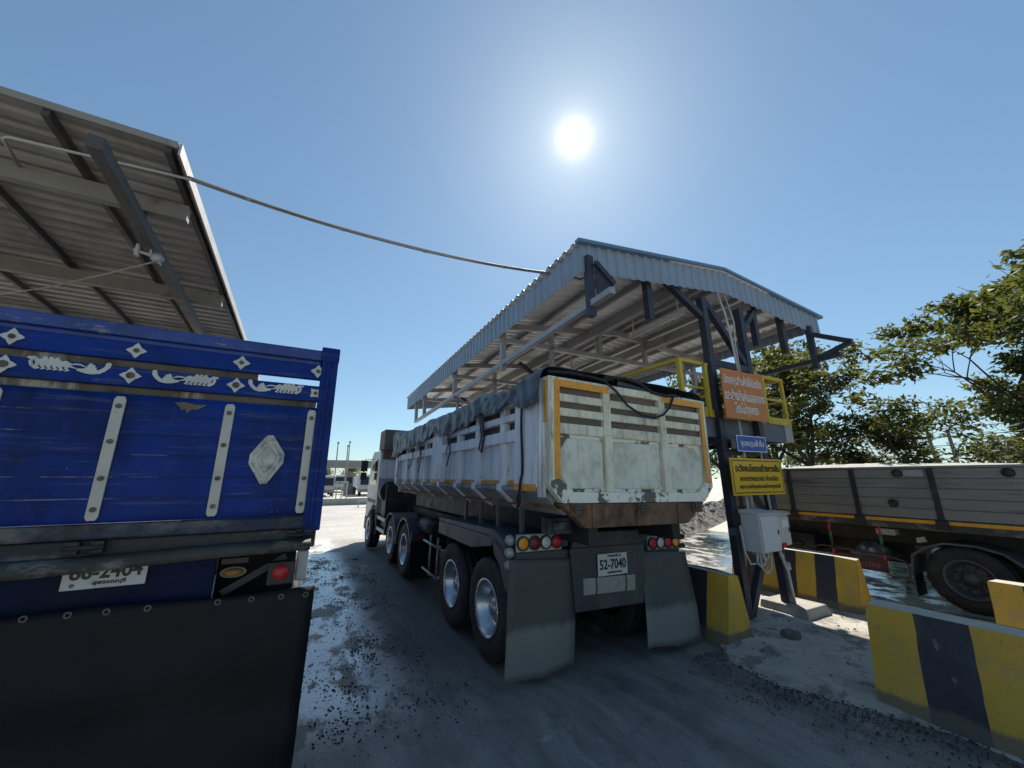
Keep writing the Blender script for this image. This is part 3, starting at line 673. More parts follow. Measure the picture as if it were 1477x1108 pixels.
mb.prism([(x, 3.555, z) for x, z in [(2.62, 1.20), (3.68, 1.20), (3.60, 1.35), (2.68, 1.36)]], (0, .04, 0))
mb.build('rear_bumper', M['bumper'], WT, bevel=.008)
mb = MB(); mb.prism([(x, 3.542, z) for x, z in [(2.76, .895), (2.76, .735), (3.50, .715), (3.51, .875)]], (0, .007, 0)); mb.build('reflective_panel', M['lamp_plate'], WT)
mb = MB()
for x in (2.93, 3.36): mb.tube([(x, 3.538, .90), (x + .01, 3.538, .80), (x - .005, 3.538, .72)], .007, 6)
mb.build('tie_wire', M['black_ink'], WT)
mb = MB(); mb.box(2.955, 3.385, 3.528, 3.536, .90, 1.125); pl = mb.build('number_plate', M['plate'], WT, bevel=.004)
def sub(o, par):
    o.parent = par; return o
sub(text('THAILAND ฒ', 'lettering', M['black_ink'], WT, (3.19, 3.526, 1.10), .03, .20, bold=.0008), pl)
sub(text('52-7040', 'lettering', M['black_ink'], WT, (3.17, 3.526, 1.015), .13, .385, bold=.003, maxh=.105), pl)
sub(text('กรุงเทพมหานคร', 'lettering', M['black_ink'], WT, (3.19, 3.526, .928), .03, .21, bold=.0006), pl)
def flap(pts, th, n=14):
    """hanging sheet between top edge (a,b) and bottom edge (c,d)"""
    a, b, c, d = [Vector(p) for p in pts]; P = []
    for i in range(n + 1):
        t = i / n; row = []
        for j in range(9):
            u = j / 8
            p = (a * (1 - u) + b * u) * (1 - t) + (c * (1 - u) + d * u) * t
            p.y += .018 * math.sin(u * 5.2 + t * 2.0) * t + .01 * math.sin(t * 6 + u)
            p.z += (.010 * math.sin(u * 9) + .006 * math.sin(u * 23)) * (t ** 6)
            row.append(p)
        P.append(row)
    mb = MB(); mb.grid(P); return mb
flap([(1.88, 3.57, 1.14), (2.66, 3.57, 1.10), (1.865, 3.60, .065), (2.665, 3.60, .09)], .01).build('mudflap', M['grey_flap'], WT, solid=.012)
flap([(3.67, 3.57, 1.10), (4.42, 3.56, 1.06), (3.60, 3.49, .12), (4.44, 3.44, .10)], .01).build('mudflap', M['grey_flap'], WT, solid=.012)

# tarpaulin and its straps (lies over the load: own thing, same tilt)
def hang(y):
    pts = [(3.0, .30), (3.15, .36), (3.3, .37), (3.5, .24), (3.72, .17), (3.9, .24), (4.05, .23), (4.3, .22), (4.45, .20), (4.7, .29), (5.1, .30), (5.6, .36), (5.9, .34), (6.2, .30), (6.55, .28), (7.0, .36), (7.4, .33), (7.8, .37), (8.3, .36), (8.8, .44), (9.2, .50), (9.6, .60), (9.9, .62)]
    for (a, ha), (b, hb) in zip(pts, pts[1:]):
        if a <= y <= b: return ha + (hb - ha) * (y - a) / (b - a)
    return .4
rnd = random.Random(11)
P = []
NY = 170
for i in range(NY + 1):
    y = 3.04 + 6.8 * i / NY
    zt = 2.95 + .05 * mnoise.noise(Vector((y * 1.4, 0, 5))) + .03 * mnoise.noise(Vector((y * 4, 0, 9)))
    if y > 9.2: zt += (y - 9.2) * .12
    row = []; h = hang(y)
    wv = .05 * (mnoise.noise(Vector((y * 2.1, 3, 0))) + .6 * mnoise.noise(Vector((y * 5.3, 7, 0))) + .3 * mnoise.noise(Vector((y * 13, 1, 0))))
    h += .09 * mnoise.noise(Vector((y * 2.7, 11, 0))) + .05 * mnoise.noise(Vector((y * 8, 5, 0)))
    for k in range(9):
        t = 1 - k / 8
        fold = wv * t * 1.3 + .03 * mnoise.noise(Vector((y * 6, t * 2.2, 2))) + .022 * abs(mnoise.noise(Vector((y * 11 + t * 5, t * 3, 4)))) - .02 * abs(mnoise.noise(Vector((y * 5 - t * 3, t * 1.5, 8))))
        row.append((1.915 - .02 * t - fold - (.03 * t if y < 3.4 else 0), y + .03 * math.sin(t * 5 + y * 4), zt - .03 - h * t))
    for x in (1.96, 2.1, 2.4, 2.7, 3.0, 3.3, 3.6, 3.9, 4.15, 4.3):
        q = (x - 3.14) / 1.2
        row.append((x, y, zt + .06 * (1 - q * q) + .05 * mnoise.noise(Vector((x * 2.2, y * 1.6, 0))) + .04 * abs(mnoise.noise(Vector((x * 4 + y * 2, y * 4, 3))))))
    for k in range(7):
        t = (k + 1) / 7
        row.append((4.37 + wv * t, y, zt - .03 - .36 * t))
    P.append(row)
mb = MB(); mb.grid(P)
tp = thing('tarpaulin', (3.14, 3.0, 0), 'dark wrinkled tarpaulin draped over the load of the white tipper truck', 'tarpaulin', rot=(0, R(1.1), 0))
o = mb.build('sheet', M['tarp'], tp, solid=.006)
o.modifiers.new('sub', 'SUBSURF').levels = 1; o.modifiers['sub'].render_levels = 1
for y, zb, w in ((3.43, 1.60, .02), (4.42, 2.23, .03), (4.50, 2.26, .015), (5.66, 2.10, .02), (5.74, 2.3, .015), (7.30, 2.02, .02), (7.4, 2.2, .015), (7.92, 2.14, .02), (9.2, 1.93, .02)):
    zt = 2.95 - hang(y); P = []
    for i in range(13):
        t = i / 12; z = zt + .06 + (zb - zt - .06) * t
        yy = y + .025 * math.sin(t * 4 + y * 3) * t + (.04 * t if t > .7 else 0); xx = 1.925 - .012 * math.sin(t * 7)
        P.append([(xx, yy - w, z), (xx - .004, yy + w, z)])
    mb = MB(); mb.grid(P); mb.build('strap', M['strap'], tp, solid=.004)
mb = MB()
mb.tube([(1.91, 3.44, 1.78), (1.895, 3.40, 1.72), (1.90, 3.44, 1.65), (1.91, 3.49, 1.72), (1.91, 3.45, 1.78)], .012, 6)
mb.build('hook', M['strap'], tp)
mb = MB()      # loose rope and rolled hem over the gate
mb.tube([(2.45, 3.03, 2.98), (2.68, 2.98, 2.93), (2.80, 2.96, 2.84), (2.95, 2.955, 2.70), (3.15, 2.955, 2.615), (3.35, 2.955, 2.60), (3.50, 2.955, 2.65), (3.62, 2.96, 2.75), (3.72, 2.98, 2.88), (3.75, 3.04, 2.94)], .013, 8)
mb.tube([(2.72, 3.05, 3.0), (3.0, 3.02, 3.02), (3.2, 2.99, 2.98), (3.38, 2.985, 2.90), (3.6, 2.985, 2.885), (3.8, 3.0, 2.915)], .018, 8)
mb.tube([(2.0, 3.06, 2.96), (2.3, 3.05, 2.985), (2.7, 3.05, 2.965), (2.85, 3.06, 3.0)], .02, 8)
mb.build('tie_rope', M['strap'], tp)
mb = MB(); P = []
for i in range(11):
    a = 2 * math.pi * i / 10
    P.append([(2.95 + .5 * t, 3.13 + .05 * math.cos(a) * (1 - .45 * t), 2.99 - .05 * t + .055 * math.sin(a) * (1 - .5 * t)) for t in [j / 8 for j in range(9)]])
mb.grid(P); mb.build('rolled_hem', M['tarp'], tp, solid=.006)
mb = MB()
for x in (3.75, 3.86, 3.95, 4.05, 4.14): mb.lathe([(-.05, 0), (-.04, .02), (0, .03), (.04, .02), (.05, 0)], (x, 3.08, 2.915), (1, .1, 0), 10)
mb.build('bunched_edge', M['tarp'], tp)

# ------------------------------------------------------------------ blue truck
BT = thing('cargo_truck', (-1.05, 3.1, 0), 'blue slat-sided cargo truck seen from behind with black full-width mudflap', 'truck')
BL, BR, YB = -2.25, .16, 3.1
mb = MB()
mb.box(BL + .06, BR - .06, YB + .012, YB + .05, 1.70, 2.445)                # lower board with its dents
mb.grid([[(BL + .06 + (BR - BL - .12) * i / 60, YB + .004 * mnoise.noise(Vector((i * .13, j * .22, 2))) - .0015 * abs(mnoise.noise(Vector((i * .5, j * .6, 7)))) + (.012 if i in (0, 60) or j in (0, 24) else 0), 1.70 + .745 * j / 24) for i in range(61)] for j in range(25)])
bp = mb.build('tail_board', M['blue'], BT)
mb = MB()                                                                   # thin plank joints of the board
for z in (1.83, 1.95, 2.08, 2.20, 2.32): mb.box(BL + .07, BR - .07, YB - .0055, YB + .004, z, z + .006)
mb.build('board_seam', M['seam'], BT)
for nm, z0, z1, yo in (('slat', 2.49, 2.605, -.012), ('slat', 2.655, 2.765, -.012)):
    mb = MB(); mb.box(BL + .06, BR - .06, YB + yo, YB + .04, z0, z1); mb.build(nm, M['blue'], BT, bevel=.006)
mb = MB(); mb.box(BL, BR - .11, YB - .02, YB + .07, 2.80, 2.88); mb.box(BL, BR - .11, YB + .0, YB + .05, 2.765, 2.80); mb.build('top_rail', M['blue_rail'], BT, bevel=.012)
mb = MB(); mb.box(BL + .06, BR - .50, YB + .045, YB + .06, 2.44, 2.66); mb.box(BR - .50, BR - .115, YB + .045, YB + .06, 2.44, 2.56); mb.build('inner_board', M['gap_dust'], BT)
mb = MB(); mb.box(BR - .11, BR, YB - .03, YB + .12, 1.60, 2.86); mb.box(BR - .12, BR + .004, YB - .036, YB + .13, 2.80, 2.905); mb.box(BR - .075, BR - .05, YB - .045, YB - .03, 1.62, 2.8)
mb.build('corner_post', M['blue'], BT, bevel=.01)
mb = MB(); mb.box(BL, BL + .11, YB - .03, YB + .12, 1.60, 2.90)
mb.build('corner_post', M['blue'], BT, bevel=.01)
for x in (-1.97, -1.5, -1.0, -.46, .025):
    zt, zb = (2.425, 1.715)
    mb = MB(); pts = []
    mb.prism([(x - .028, YB - .012, zb + .02), (x - .018, YB - .012, zb), (x + .018, YB - .012, zb), (x + .028, YB - .012, zb + .02), (x + .028, YB - .012, zt - .02), (x + .018, YB - .012, zt), (x - .018, YB - .012, zt), (x - .028, YB - .012, zt - .02)], (0, .011, 0))
    st = mb.build('metal_strip', M['alu_strip'], BT, bevel=.003)
    mb = MB()
    for z in (zt - .06, zt - .27, zt - .48, zb + .06): mb.disc((x, YB - .0125, z), (0, -1, 0), .014, .008, 12)
    sub(mb.build('bolt', M['bolt'], BT), st)
def star(x, z, r, rot, hole):
    mb = MB(); P = []
    for k in range(16):
        a = 2 * math.pi * k / 16 + rot; rr = r * (1.0 if k % 4 == 0 else (.72 if k % 2 else .58))
        P.append((x + rr * math.cos(a), YB - .018, z + rr * math.sin(a)))
    mb.prism(P, (0, .005, 0)); o = mb.build('star_plate', M['white_decal'], BT)
    mb = MB(); mb.disc((x, YB - .0185, z), (0, -1, 0), hole, .006, 12); sub(mb.build('bolt', M['bolt'], BT), o)
for x in (-1.97, -1.5, -.98, -.44, .03): star(x, 2.715, .05, 0, .014)
for x in (-1.97, -1.5, -.98, -.45): star(x, 2.555, .052, 0, .020)
star(.03, 2.55, .044, R(45), .012)
def stroke(mb, pts, w):
    pts = [Vector((p[0], p[1])) for p in pts]; L = []
    for i, p in enumerate(pts):
        d = (pts[min(i + 1, len(pts) - 1)] - pts[max(i - 1, 0)]); d = d.normalized() if d.length else Vector((1, 0)); n = Vector((-d.y, d.x))
        ww = w * (.5 if i in (0, len(pts) - 1) else 1)
        L.append((p + n * ww / 2, p - n * ww / 2))
    mb.lay = getattr(mb, 'lay', 0) + 1; yy = YB - .0135 - .00025 * mb.lay
    for (a, b), (c, d) in zip(L, L[1:]):
        mb.quad([(a.x, yy, a.y), (b.x, yy, b.y), (d.x, yy, d.y), (c.x, yy, c.y)])
def flourish(x0, z0, w, mir):
    """pale cut-out ornament: swan-boat at one end, curling letters at the other"""
    s = 1.35 * w / .34
    T = lambda pts: [((x0 + (w - u * w) if mir else x0 + u * w), z0 + v * .1 * (w / .33)) for u, v in pts]
    mb = MB()
    S_ = lambda pts, ww=.014: stroke(mb, T(pts), ww * (w / .33))
    S_([(0, .42), (.02, .2), (.07, -.02), (.12, -.16), (.2, -.22), (.27, -.2), (.33, -.15), (.4, -.12)], .022)      # hull
    S_([(0, .42), (.03, .36), (.05, .22)], .018)
    S_([(.14, -.14), (.24, -.12), (.32, -.1)], .03); S_([(.16, .0), (.24, .03), (.3, -.04)], .026); S_([(.18, .14), (.23, .2), (.27, .12), (.24, .3)], .016)
    S_([(.3, .06), (.36, .16), (.43, .17), (.49, .10), (.47, -.02), (.4, -.08)], .009)
    S_([(.47, .1), (.55, .2), (.6, .14), (.66, .26), (.72, .16), (.8, .24), (.87, .16), (.92, .3), (1, .32)], .022)
    S_([(.48, .0), (.56, .06), (.64, .02), (.72, .06), (.82, .0), (.9, .06)], .024)
    for u in (.63, .70, .77): S_([(u, .1), (u + .01, .28), (u + .035, .40), (u + .01, .42)], .017)
    for u in (.5, .57, .64, .71, .78, .85): S_([(u, .05), (u + .03, -.12), (u - .005, -.24), (u + .035, -.28)], .015)
    S_([(.92, .3), (.95, .1), (.93, -.1), (.88, -.22), (.84, -.24)], .016)
    mb.build('flourish_decal', M['white_decal'], BT)
flourish(-1.42, 2.575, .34, True)
flourish(-.88, 2.56, .33, False)
flourish(-.38, 2.56, .33, False)
# diamond reflector plate
def dia(sc, y):
    c = (-.21, 2.07); q = [(0, .185), (.115, .01), (0, -.185), (-.115, .0)]; P = []
    n = 4
    for i in range(4):
        a = Vector(q[i]); b0 = Vector(q[(i + 3) % 4]); b1 = Vector(q[(i + 1) % 4])
        for k, (bb) in ((0, b0), (1, b1)):
            p = a.lerp(bb, .16 if k else .16); P.append((c[0] + p.x * sc, y, c[1] + p.y * sc))
    return P
mb = MB(); mb.prism(dia(1.04, YB - .014), (0, .013, 0)); dp = mb.build('diamond_plate', M['reflector'], BT, bevel=.004)
mb = MB(); mb.prism(dia(.78, YB - .022), (0, .008, 0)); sub(mb.build('boss', M['reflector'], BT, bevel=.006), dp)
mb = MB(); mb.prism(dia(.52, YB - .030), (0, .008, 0)); sub(mb.build('boss', M['reflector'], BT, bevel=.006), dp)
mb = MB(); mb.prism([(-.75, YB - .007, 2.41), (-.70, YB - .007, 2.418), (-.64, YB - .007, 2.405), (-.585, YB - .007, 2.408), (-.60, YB - .007, 2.395), (-.64, YB - .007, 2.37), (-.655, YB - .007, 2.375), (-.68, YB - .007, 2.345), (-.69, YB - .007, 2.372), (-.71, YB - .007, 2.365), (-.72, YB - .007, 2.385)], (0, .006, 0)); mb.build('rust_patch', M['gap_dust'], BT)
mb = MB(); mb.box(BL, BR, YB - .02, YB + .08, 1.615, 1.695); mb.build('lower_rail', M['mud_blue'], BT, bevel=.012)
mb = MB(); mb.box(BL, BR - .02, YB - .0, YB + .12, 1.49, 1.612); mb.build('bed_frame', M['mud_rail'], BT, bevel=.012)
for x in (-1.75, -.99, .045):
    mb = MB()
    for dx in (-.05, .05): mb.box(x + dx - .028, x + dx + .028, YB - .035, YB - .0005, 1.545, 1.61)
    mb.box(x - .045, x + .045, YB - .05, YB - .036, 1.565, 1.59); mb.tube([(x - .085, YB - .045, 1.578), (x + .085, YB - .045, 1.578)], .012, 8)
    mb.build('tailgate_hinge', M['chassis'], BT, bevel=.005)
# bent beam under the bed
P = []
for i in range(31):
    t = i / 30; x = BL + (BR - .05 - BL) * t
    z = 1.492 + .018 * math.sin(t * 9) * (1 - t) + .035 * t ** 3
    yy = 2.99 - .03 * math.sin(t * 7)
    P.append([(x, yy + .05, z - .03), (x, yy - .02, z - .025), (x, yy - .03, z + .01), (x, yy, z + .045 - .02 * t), (x, yy + .10, z + .05 - .02 * t)])
mb = MB(); mb.grid(P); mb.build('bent_beam', M['mud_rail'], BT, solid=.008)
mb = MB(); mb.box(BL + .1, -.40, 3.15, 3.18, 1.18, 1.50); mb.build('plate_board', M['blue_dark'], BT, bevel=.004)
mb = MB(); mb.box(-1.07, -.72, 3.135, 3.143, 1.355, 1.52); pl = mb.build('number_plate', M['plate'], BT, bevel=.003)
sub(text('86-2404', 'lettering', M['black_ink'], BT, (-.892, 3.133, 1.443), .13, .30, bold=.003, maxh=.078), pl)
sub(text('สุพรรณบุรี', 'lettering', M['black_ink'], BT, (-.875, 3.133, 1.383), .035, .14, bold=.0008, maxh=.028), pl)
mb = MB(); mb.disc((-1.025, 3.134, 1.378), (0, -1, 0), .010, .002, 12); sub(mb.build('seal', M['bolt'], BT), pl)
mb = MB(); mb.lathe([(0, .055), (.02, .05), (.035, .03), (.04, 0)], (-.30, 3.13, 1.375), (0, -1, 0), 20); mb.mi = 1; ring(mb, (-.30, 3.134, 1.375), (0, -1, 0), .062, .008, .02, 20)
o = mb.build('turn_lamp', [M['lens_old_amber'], M['bolt']], BT); o.data.transform(Matrix.Translation((0, 0, 1.375)) @ Matrix.Diagonal((1, 1, .45, 1)) @ Matrix.Translation((0, 0, -1.375)))
mb = MB(); mb.box(-.37, -.23, 3.12, 3.16, 1.425, 1.455); mb.build('lamp_hood', M['mud_rail'], BT)
mb = MB(); mb.box(-.115, .04, 3.10, 3.15, 1.275, 1.415); mb.build('lamp_housing', M['black_ink'], BT, bevel=.008)
mb = MB(); mb.lathe([(0, .048), (.012, .045), (.018, 0)], (-.04, 3.099, 1.35), (0, -1, 0), 24); mb.build('tail_lamp', M['lens_red'], BT)
mb = MB(); mb.box(.045, .115, 3.18, 3.26, 1.27, 1.46); mb.build('lamp_bracket', M['cab_white'], BT, bevel=.01)
mb = MB(); mb.beam((-.35, 3.17, 1.25), (-.02, 3.17, 1.44), .04, .04); mb.build('stay', M['chassis'], BT)
P = []
for i in range(25):
    t = i / 24; row = []
    for j in range(31):
        u = j / 30; x = BL - .02 + (BR + .03 - BL) * u
        z = 1.285 - .04 * u + (.18 - 1.25) * t
        if t == 0: z += .008 * math.sin(u * 14)
        y = 3.08 - .020 * math.sin(u * 8 + t * 4) * t - .05 * t + .022 * math.sin(t * 11 + u * 2.3) * t + .03 * mnoise.noise(Vector((u * 4, t * 5, 0))) * t
        xr = x - .02 * t * u
        row.append((xr, y, z))
    P.append(row)
mb = MB(); mb.grid(P); fl = mb.build('mudflap', M['rubber_flap'], BT, solid=.012)
for x in (-1.9, -1.6, -1.31, -1.15, -.99, -.84, -.67, -.35, -.18, -.02, .12):
    mb = MB(); ring(mb, (x, 3.074, 1.255 - .05 * (x + 1.15) / 1.27), (0, -1, 0), .013, .004, .006, 14)
    sub(mb.build('eyelet', M['rim_dark'], BT), fl)
# rest of the blue truck (sides, bed, wheels, cab)
for x in (BL, BR):
    o_ = .0 if x == BR else .0
    mb = MB(); xa, xb = (x - .05, x) if x == BR else (x, x + .05)
    mb.box(xa, xb, YB + .13, 9.2, 1.70, 2.44); mb.box(xa, xb, YB + .13, 9.2, 2.49, 2.605); mb.box(xa, xb, YB + .13, 9.2, 2.655, 2.765); mb.box(xa, xb, YB + .13, 9.2, 2.80, 2.88)
    for y in (4.6, 6.1, 7.6, 9.1): mb.box(xa - .005, xb + .003, y, y + .09, 1.62, 2.87)
    mb.build('side_board', M['blue'], BT, bevel=.006)
mb = MB(); mb.box(BL + .05, BR - .05, 9.1, 9.2, 1.6, 2.9); mb.build('front_board', M['blue'], BT)
mb = MB(); mb.box(-.42, .04, 3.4, 3.45, .9, 1.49); mb.build('inner_flap', M['rubber_flap'], BT)
mb = MB(); mb.box(BL + .02, BR - .02, 3.225, 9.2, 1.50, 1.60); mb.build('bed_floor', M['mud_rail'], BT)
mb = MB()
for x in (-1.45, -.65): mb.box(x - .05, x + .05, 3.4, 11.3, 1.05, 1.30)
for y in (3.6, 5.5, 7.5): mb.box(-1.4, -.7, y, y + .1, 1.08, 1.28)
for x in (-1.45, -.65):
    for y in (3.6, 5.5, 7.5, 8.8): mb.box(x - .05, x + .05, y, y + .12, 1.301, 1.499)
for y in (4.6, 5.9): mb.tube([(-2.1, y, .5), (0, y, .5)], .08, 10)
mb.build('chassis', M['chassis'], BT, bevel=.006)
for y in (4.6, 5.9):
    wheel(BT, (-2.08, y, .51), -1, .52, .27); wheel(BT, (-.02, y, .51), 1, .52, .27)
wheel(BT, (-2.06, 10.3, .51), -1, .52, .27, dual=False); wheel(BT, (-.04, 10.3, .51), 1, .52, .27, dual=False)
mb = MB(); mb.prism([(-2.2, y, z) for y, z in [(9.4, .95), (9.4, 2.5), (9.5, 2.62), (10.6, 2.62), (10.95, 2.3), (11.2, 1.7), (11.2, .6), (10.9, .6), (10.8, 1.0), (10.5, 1.12), (10.1, 1.12), (9.8, .95)]], (2.3, 0, 0)); mb.build('cab', M['blue'], BT, bevel=.05, bseg=3)
for x in (-2.207, .101):
    mb = MB(); mb.prism([(x, y, z) for y, z in [(9.75, 1.7), (9.75, 2.35), (10.5, 2.35), (10.85, 1.98), (10.9, 1.7)]], (.006, 0, 0)); mb.build('side_window', M['glass'], BT)
mb = MB(); mb.prism([(-2.05, y, z) for y, z in [(10.975, 2.3), (11.21, 1.72), (11.20, 1.72), (10.965, 2.3)]], (2.0, 0, 0)); mb.build('windscreen', M['glass'], BT)

# ------------------------------------------------------------------ left canopy
LC = thing('canopy', (-1.42, 4.3, 0), 'old grey metal canopy roof above the blue truck, seen from below', 'canopy')
zr = lambda y: 5.13 - (y - 4.3) * .033
Xe, Xw, Ya, Yb = -1.42, -8.0, 4.3, 14.0
mb = MB(); corrugated(mb, (Xe, Ya, zr(Ya)), (Xw - Xe, 0, 0), (0, Yb - Ya, zr(Yb) - zr(Ya)), 46, .03, (0, 0, 1)); mb.build('roof_sheet', M['roof_in_old'], LC, solid=.004)
for x in (-1.5, -2.33, -3.29, -4.28, -5.3, -6.3, -7.3):
    mb = MB(); mb.beam((x, Ya + .01, zr(Ya) - .052), (x, Yb, zr(Yb) - .052), .05, .09); mb.build('purlin', M['purlin_dark'], LC)
for y in (5.16, 7.51, 9.9, 12.3):
    mb = MB(); mb.box(Xw, Xe - .06, y - .05, y + .05, zr(y) - .29, zr(y) - .10); mb.build('cross_beam', M['beam_old'], LC, bevel=.006)
mb = MB(); mb.beam((Xe + .012, Ya - .01, zr(Ya) - .03), (Xe + .012, Yb, zr(Yb) - .03), .02, .13); mb.build('edge_trim', M['trim'], LC)
mb = MB(); mb.beam((Xw, Ya - .012, zr(Ya) + .0), (Xe - .005, Ya - .012, zr(Ya) + .0), .02, .07); mb.build('front_trim', M['beam_old'], LC)
mb = MB(); mb.beam((-1.84, 3.98, 4.70), (-2.02, 12.0, 4.50), .11, .13); mb.build('hanging_rail', M['purlin_dark'], LC, bevel=.01)
for y in (5.16, 7.51, 9.9):
    t = (y - 3.98) / 8.02; mb = MB(); mb.box(-1.84 - .18 * t - .03, -1.84 - .18 * t + .03, y - .03, y + .03, 4.77 - .2 * t, zr(y) - .28); mb.build('hanger', M['dark_steel'], LC)
mb = MB(); mb.tube([(-1.36, 4.62, 5.02), (-1.6, 4.6, 4.99), (-2.0, 4.60, 4.96), (-2.68, 4.66, 4.95), (-2.73, 4.70, 4.95), (-2.80, 5.10, 4.95)], .014, 8); mb.build('conduit', M['conduit'], LC)
for x in (-4.6, -4.2):
    for y in (5.16, 12.3): mb = MB(); mb.box(x - .07, x + .07, y - .07, y + .07, 0, zr(y) - .29); mb.build('column', M['dark_steel'], LC)
mb = MB(); yq = 5.72
mb.lathe([(-.025, .0), (-.025, .06), (-.012, .045), (.012, .045), (.025, .06), (.025, 0)], (-1.80, 5.6, 4.50), (0, 1, 0), 20); mb.tube([(-1.87, 5.6, 4.72), (-1.87, 5.6, 4.55), (-1.75, 5.6, 4.42)], .012, 6)
mb.tube([(-2.02, 5.6, 4.545), (-1.74, 5.6, 4.50)], .018, 8); mb.box(-2.0, -1.97, 5.57, 5.63, 4.48, 4.62)
pu = mb.build('pulley', M['conduit'], LC)
mb = MB(); mb.tube([(-1.78, 5.6, 4.47), (-2.5, 6.35, 4.47), (-3.4, 7.3, 4.50), (-4.6, 8.5, 4.6)], .010, 6)
tag(mb.build('pull_rope', M['rope'], None, loc=(-1.78, 5.6, 4.47)), 'thin pale rope running left from the pulley under the old canopy', 'rope')

# ------------------------------------------------------------------ right canopy
GR = R(-1.4)
RC = thing('canopy', (6.3, 3.55, 0), 'blue-grey gabled metal canopy with corrugated fascia above the white truck', 'canopy', rot=(R(-1.0), 0, GR))
GL, GRX, GX, GY0, GY1 = 3.06, 9.16, 6.15, 3.50, 14.4
ZL, ZRR, ZX = 5.09, 5.20, 5.48
mb = MB()
corrugated(mb, (GL - .06, GY0 - .05, ZL), (GX - GL + .06, 0, ZX - ZL), (0, GY1 - GY0, 0), 52, .03, (0, 0, 1))
corrugated(mb, (GRX + .06, GY0 - .05, ZRR), (GX - GRX - .06, 0, ZX - ZRR), (0, GY1 - GY0, 0), 52, .03, (0, 0, 1))
mb.build('roof_sheet', M['roof_in'], RC, solid=.004)
mb = MB()     # outer skin colour above
corrugated(mb, (GL - .07, GY0 - .055, ZL + .012), (GX - GL + .07, 0, ZX - ZL), (0, GY1 - GY0 + .01, 0), 52, .03, (0, 0, 1))
corrugated(mb, (GRX + .07, GY0 - .055, ZRR + .012), (GX - GRX - .07, 0, ZX - ZRR), (0, GY1 - GY0 + .01, 0), 52, .03, (0, 0, 1))
mb.build('roof_skin', M['roof_out'], RC, solid=.003)
mb = MB(); mb.prism([(GX - .16, GY0 - .06, ZX + .03), (GX, GY0 - .06, ZX + .07), (GX + .16, GY0 - .06, ZX + .03), (GX, GY0 - .06, ZX + .05)], (0, GY1 - GY0, 0)); mb.build('ridge_cap', M['roof_out'], RC)
FH = .42
mb = MB(); corrugated(mb, (GL, GY0, ZL - FH), (0, 0, FH), (0, GY1 - GY0, 0), 56, .025, (-1, 0, 0)); mb.build('fascia', M['fascia'], RC, solid=.004)
mb = MB(); corrugated(mb, (GRX, GY0, ZRR - .27), (0, 0, .27), (0, GY1 - GY0, 0), 56, .025, (1, 0, 0)); mb.build('fascia', M['fascia'], RC, solid=.004)
for ya, nr in ((GY0, -1), (GY1, 1)):
    mb = MB()
    corrugated(mb, (GL, ya, ZL - FH), (0, 0, FH), (GX - GL, 0, ZX - ZL), 17, .025, (0, nr, 0))
    corrugated(mb, (GX, ya, ZX - FH), (0, 0, FH), (GRX - GX, 0, ZRR - ZX), 17, .025, (0, nr, 0))
    mb.build('gable_fascia', M['fascia'], RC, solid=.004)
mb = MB()     # barge trim
mb.beam((GL - .09, GY0 - .04, ZL + .01), (GX, GY0 - .04, ZX + .03), .09, .05); mb.beam((GX, GY0 - .04, ZX + .03), (GRX + .1, GY0 - .04, ZRR + .01), .09, .05)
mb.build('barge_trim', M['roof_out'], RC)
def zroof(x): return ZL + (ZX - ZL) * (x - GL) / (GX - GL) if x < GX else ZRR + (ZX - ZRR) * (GRX - x) / (GRX - GX)
for x in (3.3, 4.05, 4.8, 5.55, 6.2, 6.45, 7.1, 7.9, 8.55, 9.02):
    mb = MB(); z = zroof(x) - .055; mb.beam((x, GY0 + .03, z), (x, GY1 - .03, z), .055, .10); mb.build('purlin', M['purlin'], RC)
for x in (5.25, 7.05):   # deep longitudinal girders
    mb = MB(); z = zroof(x) - .30; mb.beam((x, GY0 + .1, z), (x, GY1 - .1, z), .12, .20); mb.build('girder', M['purlin'], RC)
for y in (6.2, 9.1, 12.2):   # trusses
    mb = MB()
    mb.beam((GL + .05, y, zroof(GL + .05) - .17), (GX, y, zroof(GX) - .17), .08, .12, up=(0, 0, 1)); mb.beam((GX, y, zroof(GX) - .17), (GRX - .05, y, zroof(GRX - .05) - .17), .08, .12)
    mb.build('rafter', M['purlin'], RC)
    mb = MB(); mb.box(GL + .02, GRX - .02, y - .04, y + .04, 4.60, 4.69); mb.build('tie_beam', M['grey_steel'], RC)
    for x in (4.3, 5.6, 7.0, 8.3): mb = MB(); mb.box(x - .045, x + .045, y - .04, y + .04, 4.25 if x in (4.3, 8.3) else 4.69, zroof(x) - .2); mb.build('hanger', M['grey_steel'], RC)
for x in (4.41, 7.1, 8.0): mb = MB(); mb.box(x - .05, x + .05, 3.58, 3.68, 4.28, zroof(x) - .12); mb.build('hanger', M['dark_steel'], RC)
